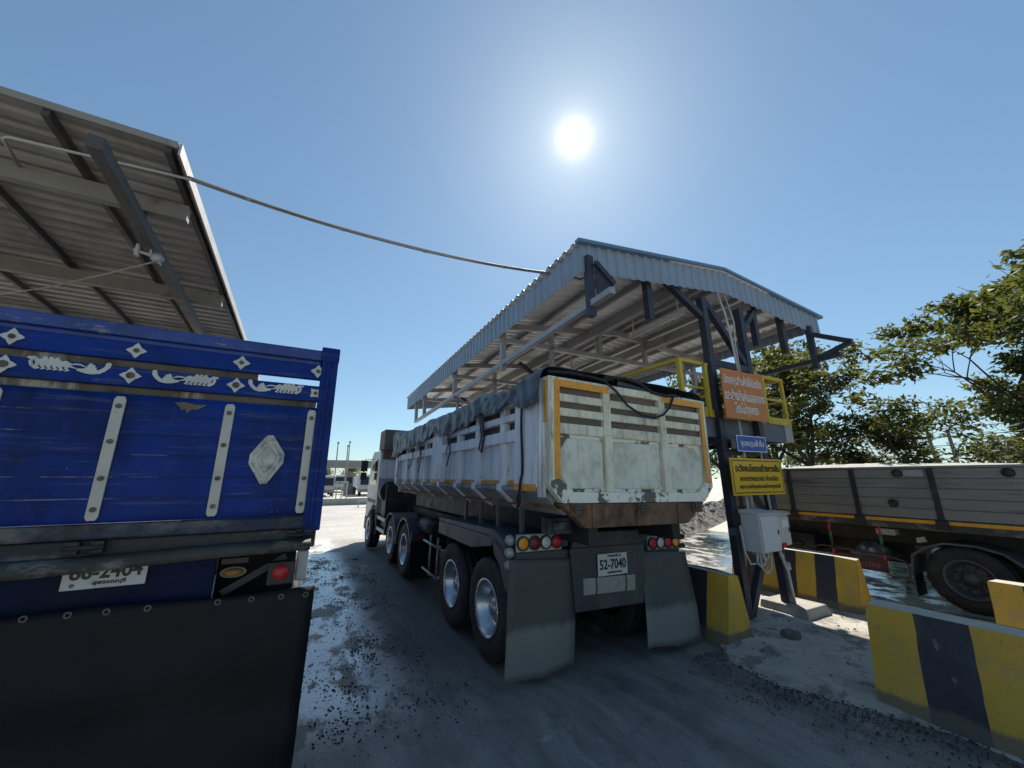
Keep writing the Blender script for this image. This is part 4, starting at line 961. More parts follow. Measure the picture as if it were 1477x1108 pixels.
# tarp-rail tubes along both eaves with bracket triangles
for x, s in ((3.16, -1), (8.70, 1)):
    mb = MB(); mb.beam((x, 3.05, 4.20), (x, 13.4, 4.05), .09, .09); mb.build('side_rail', M['grey_steel'] if s < 0 else M['dark_steel'], RC, bevel=.01)
    for y in (3.48, 6.2, 9.1, 12.2, 13.35): mb = MB(); mb.box(x - .05, x + .05, y - .05, y + .05, 4.02, 4.72 + (.2 if y < 4 else .1)); mb.build('rail_post', M['dark_steel'] if y < 4 else M['grey_steel'], RC, bevel=.006)
    mb = MB()
    if s < 0: mb.prism([(x + .06, 3.43, 4.85), (x + .32, 3.40, 4.52), (x + .06, 3.43, 4.28)], (0, -.02, 0)); mb.beam((x + .05, 3.40, 4.8), (x + .34, 3.38, 4.52), .07, .07)
    else: mb.beam((x, 3.42, 4.72), (x, 2.85, 4.38), .09, .09); mb.beam((x, 2.85, 4.38), (x, 3.42, 4.22), .09, .09)
    mb.build('rail_bracket', M['dark_steel'], RC, bevel=.006)
for x in (5.63, 6.62):
    for y in (3.60, 8.5, 13.2):
        mb = MB(); mb.box(x - .06, x + .06, y - .06, y + .06, 0, 4.9); c = mb.build('column', M['dark_steel'], RC, bevel=.008)
for y in (3.60, 8.5, 13.2):
    for p, q, w in (((5.70, 4.85), (6.55, 3.85), .10), ((4.75, 5.05), (5.60, 4.55), .10), ((6.66, 4.52), (7.15, 5.02), .09), ((6.53, 1.35), (5.72, .10), .10), ((5.72, 2.3), (6.53, 1.3), .08), ((5.69, 3.76), (6.56, 3.76), .11), ((5.69, 2.33), (6.56, 2.33), .09)):
        mb = MB(); mb.beam((p[0], y, p[1]), (q[0], y, q[1]), w * .95, w); mb.build('bracing', M['dark_steel'], RC, bevel=.006)
for x, ya, yb in ((5.55, 3.9, 5.2), (5.75, 6.4, 7.6), (5.6, 9.6, 10.8)):
    mb = MB(); mb.box(x - .03, x + .03, ya, yb, 4.745, 4.79); mb.mi = 1; mb.tube([(x, ya + .04, 4.728), (x, yb - .04, 4.728)], .016, 10)
    f = mb.build('tube_lamp', [M['cabinet'], M['tube_light']], RC)
    mb = MB(); mb.box(x - .01, x + .01, ya + .1, ya + .12, 4.791, zroof(x) - .06); mb.box(x - .01, x + .01, yb - .12, yb - .1, 4.791, zroof(x) - .06); sub(mb.build('lamp_hanger', M['conduit'], RC), f)
mb = MB(); mb.tube([(5.92, 3.48, 5.0), (5.98, 3.44, 4.6), (6.0, 3.42, 4.2), (6.05, 3.42, 3.6)], .018, 8); mb.tube([(6.12, 3.48, 5.0), (6.2, 3.45, 4.5), (6.1, 3.43, 4.1), (6.12, 3.43, 3.6)], .012, 6)
mb.tube([(5.98, 3.50, 3.0), (5.98, 3.50, 1.45)], .022, 8); mb.tube([(6.42, 3.50, 2.6), (6.42, 3.50, 1.4)], .018, 8); mb.tube([(5.80, 3.46, 1.75), (5.78, 3.44, 1.5), (5.72, 3.44, 1.3), (5.74, 3.44, .9)], .018, 8)
mb.build('conduit', M['conduit'], RC)
mb = MB(); mb.hexa([(6.42, 3.22, 0), (7.05, 3.22, 0), (7.05, 3.92, 0), (6.42, 3.92, 0)], [(6.45, 3.26, .15), (6.98, 3.26, .15), (6.98, 3.90, .15), (6.45, 3.90, .15)]); mb.build('footing', M['concrete'], RC, bevel=.02)
mb = MB(); mb.box(5.45, 5.81, 3.42, 3.78, 0, .07); mb.build('footing', M['concrete'], RC, bevel=.02)

# overhead cable between the canopies
A = Vector((-1.40, 4.62, 5.03)); B = Vector((3.17, 4.42, 5.05)); C_ = Vector((3.30, 3.98, 4.78)); D = Vector((3.30, 3.52, 4.70))
mb = MB()
for dx, sg, r in ((0, .15, .013), (.012, .17, .010), (-.012, .16, .009)):
    pts = [A.lerp(B, i / 24) - Vector((0, dx * 1.2, 4 * sg * (i / 24) * (1 - i / 24) - dx * .6)) for i in range(25)]
    mb.tube(pts, r, 6)
mb.tube([B, Vector((3.2, 4.36, 5.0)), C_, D], .014, 6)
for t in (.12, .33, .55, .8):
    p = A.lerp(B, t) - Vector((0, 0, 4 * .17 * t * (1 - t))); mb.tube([p - Vector((.03, 0, 0)), p + Vector((.03, 0, -.002))], .018, 8)
tag(mb.build('overhead_cable', M['cable'], None, loc=A), 'bundled grey cable strung through the air between the two canopies', 'cable')

# ------------------------------------------------------------------ inspection platform with yellow railing
PF = thing('platform', (6.4, 4.6, 0), 'steel inspection platform with yellow railing behind the signs', 'platform')
PX0, PX1, PY0, PY1, PZ = 4.88, 7.75, 3.69, 7.0, 2.917
PXa = PX0
mb = MB(); mb.box(PX0 + .1, PX1, PY0 + .05, PY1, PZ - .12, PZ - .07); mb.build('deck', M['channel'], PF)
mb = MB()
mb.box(PX0, PX1 + .02, PY0 - .0, PY0 + .08, 2.56, PZ - .06); mb.box(PX0, PX1 + .02, PY1 - .08, PY1, 2.56, PZ - .06); mb.box(PX0, PX0 + .08, PY0 + .085, PY1 - .085, 2.56, PZ - .06); mb.box(PX1 - .06, PX1 + .02, PY0 + .085, PY1 - .085, 2.56, PZ - .06)
mb.build('edge_channel', M['channel'], PF, bevel=.006)
mb = MB(); mb.box(PX1 - .22, PX1 + .03, PY0 - .012, PY0 - .001, 2.56, PZ - .05); mb.build('end_plate', M['lamp_plate'], PF)
zt = 3.715
def post(x, y, w=.05, zb=PZ - .06): m_ = MB(); m_.box(x - w / 2, x + w / 2, y - w / 2, y + w / 2, zb, zt); m_.build('rail_post', M['yellow_rail'], PF, bevel=.006)
for x, y, w in ((PX0 + .03, PY0 + .02, .07), (5.44, PY0 - .03, .06), (7.0, PY0 - .03, .06), (PX1 - .03, PY0 + .02, .055), (PX1 - .15, PY0 + .35, .05), (PX1 - .03, 5.0, .05), (PX1 - .03, 6.4, .05), (PX0 + .03, 5.0, .05), (PX0 + .03, 5.15, .05), (PX0 + .03, 6.6, .05), (PX0 + .03, PY1 - .03, .05), (PX1 - .03, PY1 - .03, .05), (6.8, PY1 - .03, .05)): post(x, y, w)
for zz, w in ((zt, .055), (3.31, .035)):
    mb = MB()
    for p, q in (((PX0, PY0 + .02), (PX1, PY0 + .02)), ((PX1 - .03, PY0), (PX1 - .03, PY1)), ((PX0 + .03, PY0), (PX0 + .03, PY1)), ((PX0, PY1 - .03), (PX1, PY1 - .03))):
        mb.beam((p[0], p[1], zz), (q[0], q[1], zz), w, w)
    mb.build('guard_rail', M['yellow_rail'], PF, bevel=.006)
mb = MB()
mb.box(PX0, PX1 + .02, PY0 - .022, PY0 - .008, PZ - .06, PZ + .06); mb.box(PX0 - .02, PX0 - .006, PY0, PY1, PZ - .06, PZ + .06); mb.box(PX1 + .025, PX1 + .039, PY0, PY1, PZ - .06, PZ + .06)
mb.build('toe_board', M['yellow_rail'], PF)
for x in (5.6, 6.6):
    mb = MB(); mb.beam((x, PY0 + .1, 2.5), (x, PY1 - .1, 2.5), .1, .1); mb.build('bearer', M['dark_steel'], PF)
for x, y in ((6.4, 6.8), (7.8, 6.8), (5.0, 6.8)):
    mb = MB(); mb.box(x - .06, x + .06, y - .06, y + .06, 0, 2.56); mb.build('platform_leg', M['dark_steel'], PF)

# ------------------------------------------------------------------ signs on the columns
def sign(label, x0, x1, z0, z1, y, m, border, rows, skew=0.0):
    T = thing('sign_board', ((x0 + x1) / 2, y, z0), label, 'sign', rot=(0, skew, 0))
    mb = MB(); mb.box(x0, x1, y, y + .018, z0, z1); mb.build('panel', M[m], T, bevel=.003)
    if border:
        col, inset, bw = border; a0, a1, b0, b1 = x0 + inset, x1 - inset, z0 + inset, z1 - inset
        mb = MB(); yy = y - .003
        mb.box(a0, a1, yy, y - .0004, b0, b0 + bw); mb.box(a0, a1, yy, y - .0004, b1 - bw, b1); mb.box(a0, a0 + bw, yy, y - .0004, b0 + bw, b1 - bw); mb.box(a1 - bw, a1, yy, y - .0004, b0 + bw, b1 - bw)
        mb.build('border', M[col], T)
    for s, cx, cz, w, h, col, bold in rows: text(s, 'lettering', M[col], T, (cx, y - .003, cz), h, w, bold=bold, maxh=h)
    mb = MB()
    for x in (5.63, 6.62):
        if x0 - .05 < x < x1 + .1: mb.box(max(x - .02, x0 + .01), min(x + .02, x1), y + .0185, 3.52, z0 + .05, z1 - .05)
    mb.build('mount', M['sign_back'], T)
    return T
YS = 3.44
sign('orange sign board with three lines of white Thai lettering', 5.50, 6.60, 2.82, 3.60, YS, 'sign_orange', None,
     [('ปิดคลุมสินค้าให้มิดชิด', 6.04, 3.42, .98, .205, 'sign_white', .0025), ('และล้างล้อก่อนออกจาก', 6.05, 3.20, 1.04, .18, 'sign_white', .0025), ('โรงโม่ทุกครั้ง', 6.05, 2.975, .60, .22, 'sign_white', .0025)])
sign('small blue sign board with one line of white Thai lettering', 5.66, 6.42, 2.33, 2.57, YS, 'sign_blue', ('sign_white', .0, .012),
     [('จุดคลุมผ้าใบ', 6.05, 2.45, .60, .13, 'sign_white', .0015)])
sign('yellow sign board with black border and three lines of black Thai lettering', 5.40, 6.72, 1.70, 2.23, YS - .02, 'sign_yellow', ('black_ink', .03, .012),
     [('ระวังชนโครงสร้างทางขึ้น', 6.07, 2.09, 1.14, .115, 'black_ink', .003), ('จอดตรงแนวเสา ห้ามเฉี่ยว', 6.08, 1.945, 1.0, .085, 'black_ink', .0012), ('และรวมถึงอุปกรณ์ต่างๆตรงนี้', 6.08, 1.82, 1.04, .085, 'black_ink', .0012)])

# electrical cabinets
M_CASE = 'cabinet'
def cabinet(label, x0, x1, y0, y1, z0, z1, extra):
    T = thing('electric_cabinet', ((x0 + x1) / 2, y1, z0), label, 'cabinet')
    mb = MB(); mb.box(x0, x1, y0 + .02, y1, z0, z1); mb.build('case', M[M_CASE], T, bevel=.006)
    mb = MB(); mb.box(x0 + .015, x1 - .015, y0, y0 + .019, z0 + .015, z1 - .03); d = mb.build('door', M[M_CASE], T, bevel=.005)
    mb = MB(); mb.box(x1 - .06, x1 - .045, y0 - .012, y0 - .0005, (z0 + z1) / 2 - .03, (z0 + z1) / 2 + .03); sub(mb.build('handle', M['bolt'], T), d)
    mb = MB(); mb.hexa([(x0 - .015, y0 - .03, z1 + .001), (x1 + .015, y0 - .03, z1 + .001), (x1 + .015, y1 + .01, z1 + .001), (x0 - .015, y1 + .01, z1 + .001)], [(x0 - .01, y0 - .028, z1 + .008), (x1 + .01, y0 - .028, z1 + .008), (x1 + .01, y1 + .01, z1 + .05), (x0 - .01, y1 + .01, z1 + .05)]); mb.build('rain_hood', M['cabinet'], T, bevel=.004)
    extra(T)
def ex1(T):
    mb = MB()
    for a, b, d in ((5.66, 5.84, .17), (5.74, 5.98, .26), (5.80, 5.92, .09)):
        mb.tube([(a, 3.38, .955), (a, 3.38, .93 - d * .5)] + [((a + b) / 2 - (b - a) / 2 * math.cos(math.pi * k / 8), 3.38, .93 - d * .5 - d * .5 * math.sin(math.pi * k / 8)) for k in range(1, 8)] + [(b, 3.38, .93 - d * .5), (b, 3.38, .955)], .015, 8)
    mb.tube([(5.50, 3.46, 1.3), (5.50, 3.44, .95), (5.56, 3.42, .80), (5.68, 3.40, .80), (5.70, 3.38, .955)], .016, 8)
    mb.build('conduit_loop', M['conduit'], T)
    mb = MB(); mb.box(5.3, 6.2, 3.50, 3.515, 1.17, 1.27); mb.build('mounting_bar', M['dark_steel'], T)
def ex2(T):
    mb = MB(); mb.box(6.18, 6.29, 3.296, 3.3095, .98, 1.035); mb.build('warning_tag', M['red_tag'], T)
    mb = MB(); mb.box(6.24, 6.40, 3.302, 3.3085, 1.25, 1.35); mb.build('notice', M['sign_white'], T)
    mb = MB(); mb.tube([(6.26, 3.37, 1.03), (6.27, 3.40, .9), (6.55, 3.48, .6), (6.60, 3.48, .16)], .02, 8); mb.tube([(6.56, 3.475, .72), (6.58, 3.475, .62)], .03, 8); mb.tube([(6.33, 3.42, .86), (6.37, 3.43, .82)], .03, 8); mb.build('riser', M['conduit'], T)
cabinet('larger grey electrical cabinet with looped conduits below the yellow sign', 5.58, 6.02, 3.22, 3.49, .96, 1.46, ex1)
M_CASE = 'cabinet2'
cabinet('smaller cream-grey electrical cabinet with a red tag on its lower edge', 6.10, 6.47, 3.31, 3.49, .99, 1.42, ex2)

# ------------------------------------------------------------------ striped concrete barriers
def barrier(label, x0, x1, y0, y1, h, nstripe, first, end_mat, rot=0, tx=.10, base=0.0):
    """long in Y from y0 (near) to y1 (far); battered faces, stripes across"""
    T = thing('barrier', ((x0 + x1) / 2, y0, 0), label, 'barrier', 'striped concrete barriers', rot=(0, 0, rot))
    xm0, xm1 = x0 + tx, x1 - tx; ty = .004; L = y1 - y0
    bm = MB()
    N = nstripe
    for i in range(N):
        ya, yb = y0 + L * i / N, y0 + L * (i + 1) / N
        ya_t = y0 + ty + (L - 2 * ty) * i / N; yb_t = y0 + ty + (L - 2 * ty) * (i + 1) / N
        bm.mi = (i + first) % 2
        for xb, xt in ((x0, xm0), (x1, xm1)):
            ns = 6
            for k in range(ns):
                t0, t1 = k / ns, (k + 1) / ns
                f = lambda yA, yB, t: yA + (yB - yA) * t
                bm.quad([(xb + (xt - xb) * t0, f(ya, ya_t, t0), h * t0), (xb + (xt - xb) * t0, f(yb, yb_t, t0), h * t0), (xb + (xt - xb) * t1, f(yb, yb_t, t1), h * t1), (xb + (xt - xb) * t1, f(ya, ya_t, t1), h * t1)])
    bm.mi = 2; bm.quad([(xm0, y0 + ty, h), (xm1, y0 + ty, h), (xm1, y1 - ty, h), (xm0, y1 - ty, h)])
    bm.mi = end_mat; bm.quad([(x0, y0, 0), (x1, y0, 0), (xm1, y0 + ty, h), (xm0, y0 + ty, h)]); bm.quad([(x0, y1, 0), (x1, y1, 0), (xm1, y1 - ty, h), (xm0, y1 - ty, h)])
    bmesh.ops.remove_doubles(bm.bm, verts=bm.bm.verts[:], dist=1e-4)
    for v in bm.bm.verts:
        q = v.co * 6 + Vector((x0 * 3, 0, 0)); k = .007 if 0 < v.co.z < h else .005
        v.co += Vector((mnoise.noise(q), 1.3 * mnoise.noise(q + Vector((9, 0, 0))), .6 * mnoise.noise(q + Vector((0, 9, 0))) if v.co.z > .01 else 0)) * k
        if v.co.z > h - .01 and mnoise.noise(v.co * 9 + Vector((4, 2, 1))) > .25: v.co.z -= .018
    bm.build('block', [M['barrier_yellow'], M['barrier_black'], M['barrier_conc']], T, bevel=.012)
    return T
barrier('shaded striped barrier standing beside the right mudflap of the white truck', 4.68, 5.19, 3.28, 5.30, .76, 7, 0, 0, tx=.16)
barrier('sunlit striped barrier standing behind the electrical cabinets', 7.30, 7.74, 2.98, 4.9, .76, 7, 0, 0, tx=.17)
barrier('near striped barrier cut by the right edge, scratched on its black stripe', 4.80, 5.30, -.35, 1.94, .80, 7, 0, 0, rot=R(2.5), tx=.12)
barrier('farther striped barrier partly hidden behind the near barrier, in front of the lorry wheel', 7.32, 7.76, -.4, 1.70, .75, 8, 1, 0, tx=.06)

# ------------------------------------------------------------------ dropside trailer on the right
DT = thing('dropside_trailer', (10.1, 2.2, 0), 'grimy aluminium dropside trailer loaded with gravel in the right lane', 'trailer')
DX0, DX1, DY0, DY1 = 8.9, 11.3, -6.0, 5.65
for x in (DX0, DX1 - .06):
    mb = MB()
    for k in range(5):
        z = 1.31 + k * .158; mb.box(x, x + .055, DY0, DY1, z, z + .150)
        mb.box(x + .012, x + .05, DY0, DY1, z + .1501, z + .1579)
    mb.box(x - .012, x + .07, DY0, DY1, 2.10, 2.135)
    mb.build('side_board', M['alu'], DT, bevel=.006)
mb = MB(); mb.box(DX0 - .012, DX0 - .004, DY0, DY1, 1.235, 1.285); mb.build('reflective_tape', M['orange_tape'], DT)
mb = MB(); mb.box(DX0 + .06, DX1 - .07, DY1 - .05, DY1 - .002, 1.31, 2.1); mb.box(DX0 + .06, DX1 - .07, DY0, DY0 + .05, 1.31, 2.1); mb.build('end_board', M['alu'], DT)
for y in (5.5, 4.42, 3.36, 2.34, 1.2, .1, -1.0, -2.1):
    mb = MB(); mb.prism([(DX0 - .006, y - .035, 1.30), (DX0 - .03, y - .03, 1.30), (DX0 - .03, y - .03, 2.10), (DX0 - .006, y - .035, 2.10)], (0, .07, 0)); mb.box(DX0 - .05, DX0 - .006, y - .07, y + .07, 1.16, 1.30); mb.build('stake', M['chassis'], DT, bevel=.004)
mb = MB(); mb.box(DX0, DX1, DY0, DY1, 1.13, 1.305); mb.build('bed_rail', M['mud_rail'], DT, bevel=.01)
for y, z in ((2.87, 1.53), (2.74, 2.02), (1.55, 2.02)):
    mb = MB(); mb.lathe([(0, .06), (.015, .055), (.02, .03), (.03, 0)], (DX0 - .004, y, z), (-1, 0, 0), 14); ring(mb, (DX0 - .003, y, z), (-1, 0, 0), .062, .006, .02, 16)
    mb.build('side_lamp', M['chassis'], DT)
mb = MB(); mb.box(DX0 - .025, DX0 - .013, 2.42, 2.66, 1.97, 2.07); mb.build('patch_plate', M['lamp_plate'], DT)
mb = MB()
for x in (9.55, 10.65): mb.box(x - .07, x + .07, DY0, DY1 - .3, .82, 1.128)
for y in (2.22, -2.5, -3.8): mb.tube([(9.1, y, .46), (11.1, y, .46)], .08, 10)
for y in (4.9, 3.9, 1.0, 0): mb.box(9.62, 10.58, y, y + .1, .85, 1.1)
mb.build('chassis', M['chassis'], DT, bevel=.01)
for y in (2.22, -2.5, -3.8):
    wheel(DT, (9.06, y, .465), -1, .475, .25, rim='rim_dark', rr=.275); wheel(DT, (11.14, y, .465), 1, .475, .25, rim='rim_dark', rr=.275)
mb = MB()
outer = []; inner = []
prof = [(2.86, .42), (2.80, .74), (2.62, .88), (2.40, .97), (2.05, .97), (1.80, .90), (1.62, .74), (1.58, .42)]
for (y, z), (y2, z2) in zip(prof, prof[1:]):
    q = [(y, z), (y2, z2), (2.22 + (y2 - 2.22) * .95, .46 + (z2 - .46) * .94), (2.22 + (y - 2.22) * .95, .46 + (z - .46) * .94)]
    mb.prism([(8.9, a, b) for a, b in q], (.55, 0, 0))
mb.build('fender', M['fender'], DT)
mb = MB(); mb.box(8.96, 9.3, 2.83, 2.842, .10, .46); mb.build('mudflap', M['rubber_flap'], DT)
mb = MB(); mb.prism([(8.91, 2.70, .92), (8.91, 2.58, .95), (8.91, 2.60, 1.03), (8.91, 2.70, 1.0)], (.06, 0, 0)); mb.box(8.93, 9.1, 2.95, 3.2, 1.0, 1.1); mb.build('lamp_bracket', M['lamp_plate'], DT, bevel=.008)
for y in (3.88, 3.15):
    mb = MB()
    for k in range(5):
        mb.mi = (0, 1, 2, 0, 2)[k]; z = 1.13 - k * .15
        mb.tube([(8.93, y, z), (8.93, y + .005, z - .15)], .022, 8)
    mb.build('striped_pole', [M['red_pole'], M['green_pole'], M['mud_rail']], DT)
mb = MB(); mb.box(8.945, 8.975, 3.16, 3.86, .38, .60); sgn = mb.build('side_board_sign', M['dull_red'], DT, bevel=.004)
text('ห้ามแซง', 'lettering', M['red_white'], DT, (8.943, 3.5, .49), .12, .5, rot=(R(90), 0, R(-90)), maxh=.11)
mb = MB(); mb.tube([(8.96, 4.2, .64), (8.96, 4.1, .70), (8.96, 3.15, .66), (8.96, 2.92, .60), (8.96, 2.86, .50), (8.96, 2.90, .36), (8.96, 3.12, .32)], .016, 8); mb.build('side_guard', M['dull_red'], DT)
mb = MB(); rnd = random.Random(5)
P = [[(9.15 + .5 * i / 8 + rnd.uniform(-.02, .02), 3.15 + .6 * j / 12, .62 + .18 * math.sin(math.pi * i / 8) * math.sin(math.pi * j / 12) + rnd.uniform(-.035, .035)) for j in range(13)] for i in range(9)]
mb.grid(P, False); mb.box(9.15, 9.65, 3.2, 3.7, .56, .615); mb.build('tool_bundle', M['foil'], DT)
mb = MB(); mb.box(9.75, 10.5, -5.5, 1.4, .5, .95); mb.box(9.75, 10.5, 3.0, 5.3, .45, .95); mb.build('under_gear', M['chassis'], DT, bevel=.03)
mb = MB(); mb.box(9.2, 9.75, 4.3, 5.2, .55, .85); mb.tube([(9.0, 5.5, .7), (9.0, 4.4, .68)], .05, 8); mb.build('tool_box', M['chassis'], DT, bevel=.02)
P = []; rnd = random.Random(9)
for i in range(24):
    row = []
    for j in range(90):
        u, v = i / 23, j / 89; e = min(u, 1 - u, v * 4, (1 - v) * 4); x, y = DX0 + .065 + (DX1 - DX0 - .135) * u, DY0 + .06 + (DY1 - DY0 - .12) * v
        row.append((x, y, 2.07 + .07 * min(1, e * 5) + .05 * math.sin(y * 1.3 + x) * min(1, e * 4) + rnd.uniform(0, .035)))
    P.append(row)
mb = MB(); mb.grid(P); tag(mb.build('gravel_load', M['gravel_load'], None, loc=(10.1, 0, 2.07)), 'pale gravel heaped level with the rim of the dropside trailer', 'gravel', kind='stuff')

# drawbar tubes seen between the white truck and the column
DB = thing('pipe_rack', (5.1, 4.6, 0), 'pair of dark horizontal pipes between the white truck and the column', 'pipes')
mb = MB(); mb.tube([(4.62, 4.5, 1.06), (5.7, 4.6, 1.0)], .045, 10); mb.tube([(4.62, 4.5, .92), (5.7, 4.6, .86)], .04, 10); mb.build('pipe', M['chassis'], DB)
mb = MB(); mb.box(4.98, 5.03, 4.52, 4.56, 0, .88); mb.box(4.9, 5.1, 4.5, 4.58, .88, .90); mb.build('stand', M['chassis'], DB)

# ------------------------------------------------------------------ trees
def tree(name, label, base, H, seed, mats, first, spread=1.0, leaf=.12, nper=26, lean=(0, 0), levels=4, trunk_r=.13, clus=.17, skip=.22, gap=.85, group='trees beyond the lanes', bushy=0, cat='tree'):
    rng = random.Random(seed); base = Vector(base)
    T = thing(name, base, label, cat, group)
    tw = MB(); L = []
    def grow(p, d, length, r, lv):
        n = 5 if lv < 2 else 3; pts = [p]; rad = [r]
        for i in range(n):
            d = (d + Vector((rng.uniform(-1, 1), rng.uniform(-1, 1), rng.uniform(-.5, .8))) * .16).normalized()
            p = p + d * (length / n); pts.append(p); rad.append(r * (1 - .42 * (i + 1) / n))
        tw.tube(pts, rad, 7 if lv < 2 else 4, cap=False)
        if lv >= levels - 1:
            for q in pts[1:]: L.append((q, d))
        if lv == levels:
            L.append((p + d * .1, d)); return
        k = rng.choice((2, 3, 3)) if lv else first
        for c in range(k):
            a = 2 * math.pi * (c + rng.uniform(-.3, .3)) / k + seed
            tilt = rng.uniform(.45, .95) * spread if lv else rng.uniform(.35, .75) * spread
            o1 = d.orthogonal().normalized(); o2 = d.cross(o1)
            nd = (d * math.cos(tilt) + (o1 * math.cos(a) + o2 * math.sin(a)) * math.sin(tilt))
            nd.z += .12; nd.normalize()
            grow(p, nd, length * rng.uniform(.62, .85), rad[-1] * .78, lv + 1)
        if lv >= 1:
            for q in pts[2:-1]:
                if rng.random() < .55:
                    o1 = d.orthogonal().normalized(); o2 = d.cross(o1); a = rng.uniform(0, 6.28)
                    nd = (d * .4 + o1 * math.cos(a) + o2 * math.sin(a) + Vector((0, 0, .15))).normalized()
                    grow(q, nd, length * .5, rad[-1] * .5, min(levels, lv + 2))
    grow(base, Vector((lean[0], lean[1], 1)).normalized(), H * .34, trunk_r, 0)
    tw.build('trunk', mats[0], T)
    vs, fs, n = [], [], 0
    for q, d in L:
        if rng.random() < skip or mnoise.noise(q * gap + Vector((seed * 3.7, 0, 0))) < -.06: continue
        for _ in range(int(nper * rng.uniform(.4, 1.5))):
            c = q + Vector((rng.gauss(0, clus), rng.gauss(0, clus), rng.gauss(0, clus * .62)))
            s = leaf * rng.uniform(.6, 1.3)
            u = Vector((rng.gauss(0, 1), rng.gauss(0, 1), rng.gauss(-.25, .6))).normalized(); w = u.cross(Vector((rng.gauss(0, .6), rng.gauss(0, .6), 1))).normalized()
            nn = u.cross(w)
            a, b = c - u * s * .6, c + u * s * .6
            m1, m2 = c + w * s * .30 + nn * s * .12, c - w * s * .30 + nn * s * .12
            vs += [a, m1, b, m2]; fs.append((n, n + 1, n + 2, n + 3)); n += 4
    me = bpy.data.meshes.new('crown'); me.from_pydata([v - base for v in vs], [], fs); me.materials.append(mats[1])
    o = bpy.data.objects.new('crown', me); COL.objects.link(o); o.parent = T; ORG[o.name] = base
    return T, len(fs)
NL = 0
def at(dx, dy, dist): return (dx * dist, dy * dist, 0)
TREES = [
 ('broadleaf_tree', 'dark green spreading tree standing behind the dropside trailer right of the signs', at(.925, .379, 17), 6.9, 3, ('bark', 'leaf'), 4, 1.15, .17, 32, (0, 0), .15),
 ('broadleaf_tree', 'tall loose-crowned tree at the right edge of the photo with long bare limbs', at(.998, .075, 15.5), 7.2, 8, ('bark', 'leaf'), 4, 1.1, .155, 48, (-.06, .12), .18),
 ('broadleaf_tree', 'forked tree seen through the platform railing behind the orange sign', at(.846, .533, 16), 5.6, 5, ('bark', 'leaf_dark'), 3, 1.0, .15, 34, (0, 0), .17),
 ('broadleaf_tree', 'leafy tree directly behind the canopy end, between the signs and its right rail', at(.885, .465, 19), 7.2, 6, ('bark', 'leaf_dark'), 4, 1.0, .16, 32, (0, 0), .15),
 ('broadleaf_tree', 'small leafy tree between the spreading tree and the utility poles', at(.950, .312, 18), 4.3, 33, ('bark', 'leaf'), 5, 1.15, .14, 24, (0, 0), .10),
 ('broadleaf_tree', 'low leafy tree at the right edge below the tall loose-crowned tree', at(.995, .085, 15), 4.1, 21, ('bark', 'leaf'), 6, 1.1, .14, 32, (0, 0), .09),
]
for nm, lb, b, H, sd, mt, first, sp, lf, npr, ln, tr in TREES:
    t, k = tree(nm, lb, b, H, sd, (M[mt[0]], M[mt[1]]), first, sp, lf, npr, ln, 4, tr); NL += k
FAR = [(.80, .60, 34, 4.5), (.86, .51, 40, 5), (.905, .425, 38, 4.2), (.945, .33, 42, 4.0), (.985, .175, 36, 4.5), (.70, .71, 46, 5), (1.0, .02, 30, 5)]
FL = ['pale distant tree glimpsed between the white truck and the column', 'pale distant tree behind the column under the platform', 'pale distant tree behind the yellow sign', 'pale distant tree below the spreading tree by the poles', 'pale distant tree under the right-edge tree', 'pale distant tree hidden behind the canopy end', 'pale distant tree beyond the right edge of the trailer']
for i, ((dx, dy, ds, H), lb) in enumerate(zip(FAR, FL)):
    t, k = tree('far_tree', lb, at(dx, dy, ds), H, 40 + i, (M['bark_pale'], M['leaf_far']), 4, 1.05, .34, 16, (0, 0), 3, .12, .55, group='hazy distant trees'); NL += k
for i, (dx, dy, ds, H, lb) in enumerate([(.958, .29, 19, 1.6, 'low dark bush behind the trailer left of the poles'), (.982, .19, 18, 1.9, 'low green bush with yellow leaves under the right-edge tree'), (.90, .435, 20, 1.7, 'low bush behind the trailer below the blue sign')]):
    t, k = tree('bush', lb, at(dx, dy, ds), H, 70 + i, (M['bark'], M['leaf']), 5, 1.3, .16, 40, (0, 0), 3, .05, .30, group='bushes behind the trailer', cat='bush'); NL += k
print('LEAVES', NL)
# utility poles with wires
for i, (p, top, lb) in enumerate(((at(.971, .238, 24), (.9705, .2475, 3.9), 'taller thin concrete utility pole between the two trees'), (at(.9755, .2175, 25), (.975, .2225, 3.5), 'shorter utility pole right of the taller one, slightly leaning'))):
    T = thing('utility_pole', p, lb, 'pole', 'utility poles between the trees')
    q = Vector((top[0] * 24, top[1] * 24, top[2] + .4)); mb = MB(); mb.tube([p, q], [.085, .06], 8); mb.build('shaft', M['pole_conc'], T)
    mb = MB(); mb.beam(q + Vector((-.1, .3, -.3)), q + Vector((.1, -.3, -.3)), .05, .05); mb.build('cross_arm', M['pole_conc'], T)
for k in range(4):
    mb = MB(); z = 3.9 - k * .3; pts = [Vector((19 + 2 * t, 11 - 10 * t, z - .25 * 4 * t * (1 - t))) for t in [i / 12 for i in range(13)]]
    mb.tube(pts, .012, 5); tag(mb.build('power_line', M['black_cable'], None, loc=pts[0]), 'thin power line sagging past the utility poles among the trees', 'wire', 'power lines by the poles')

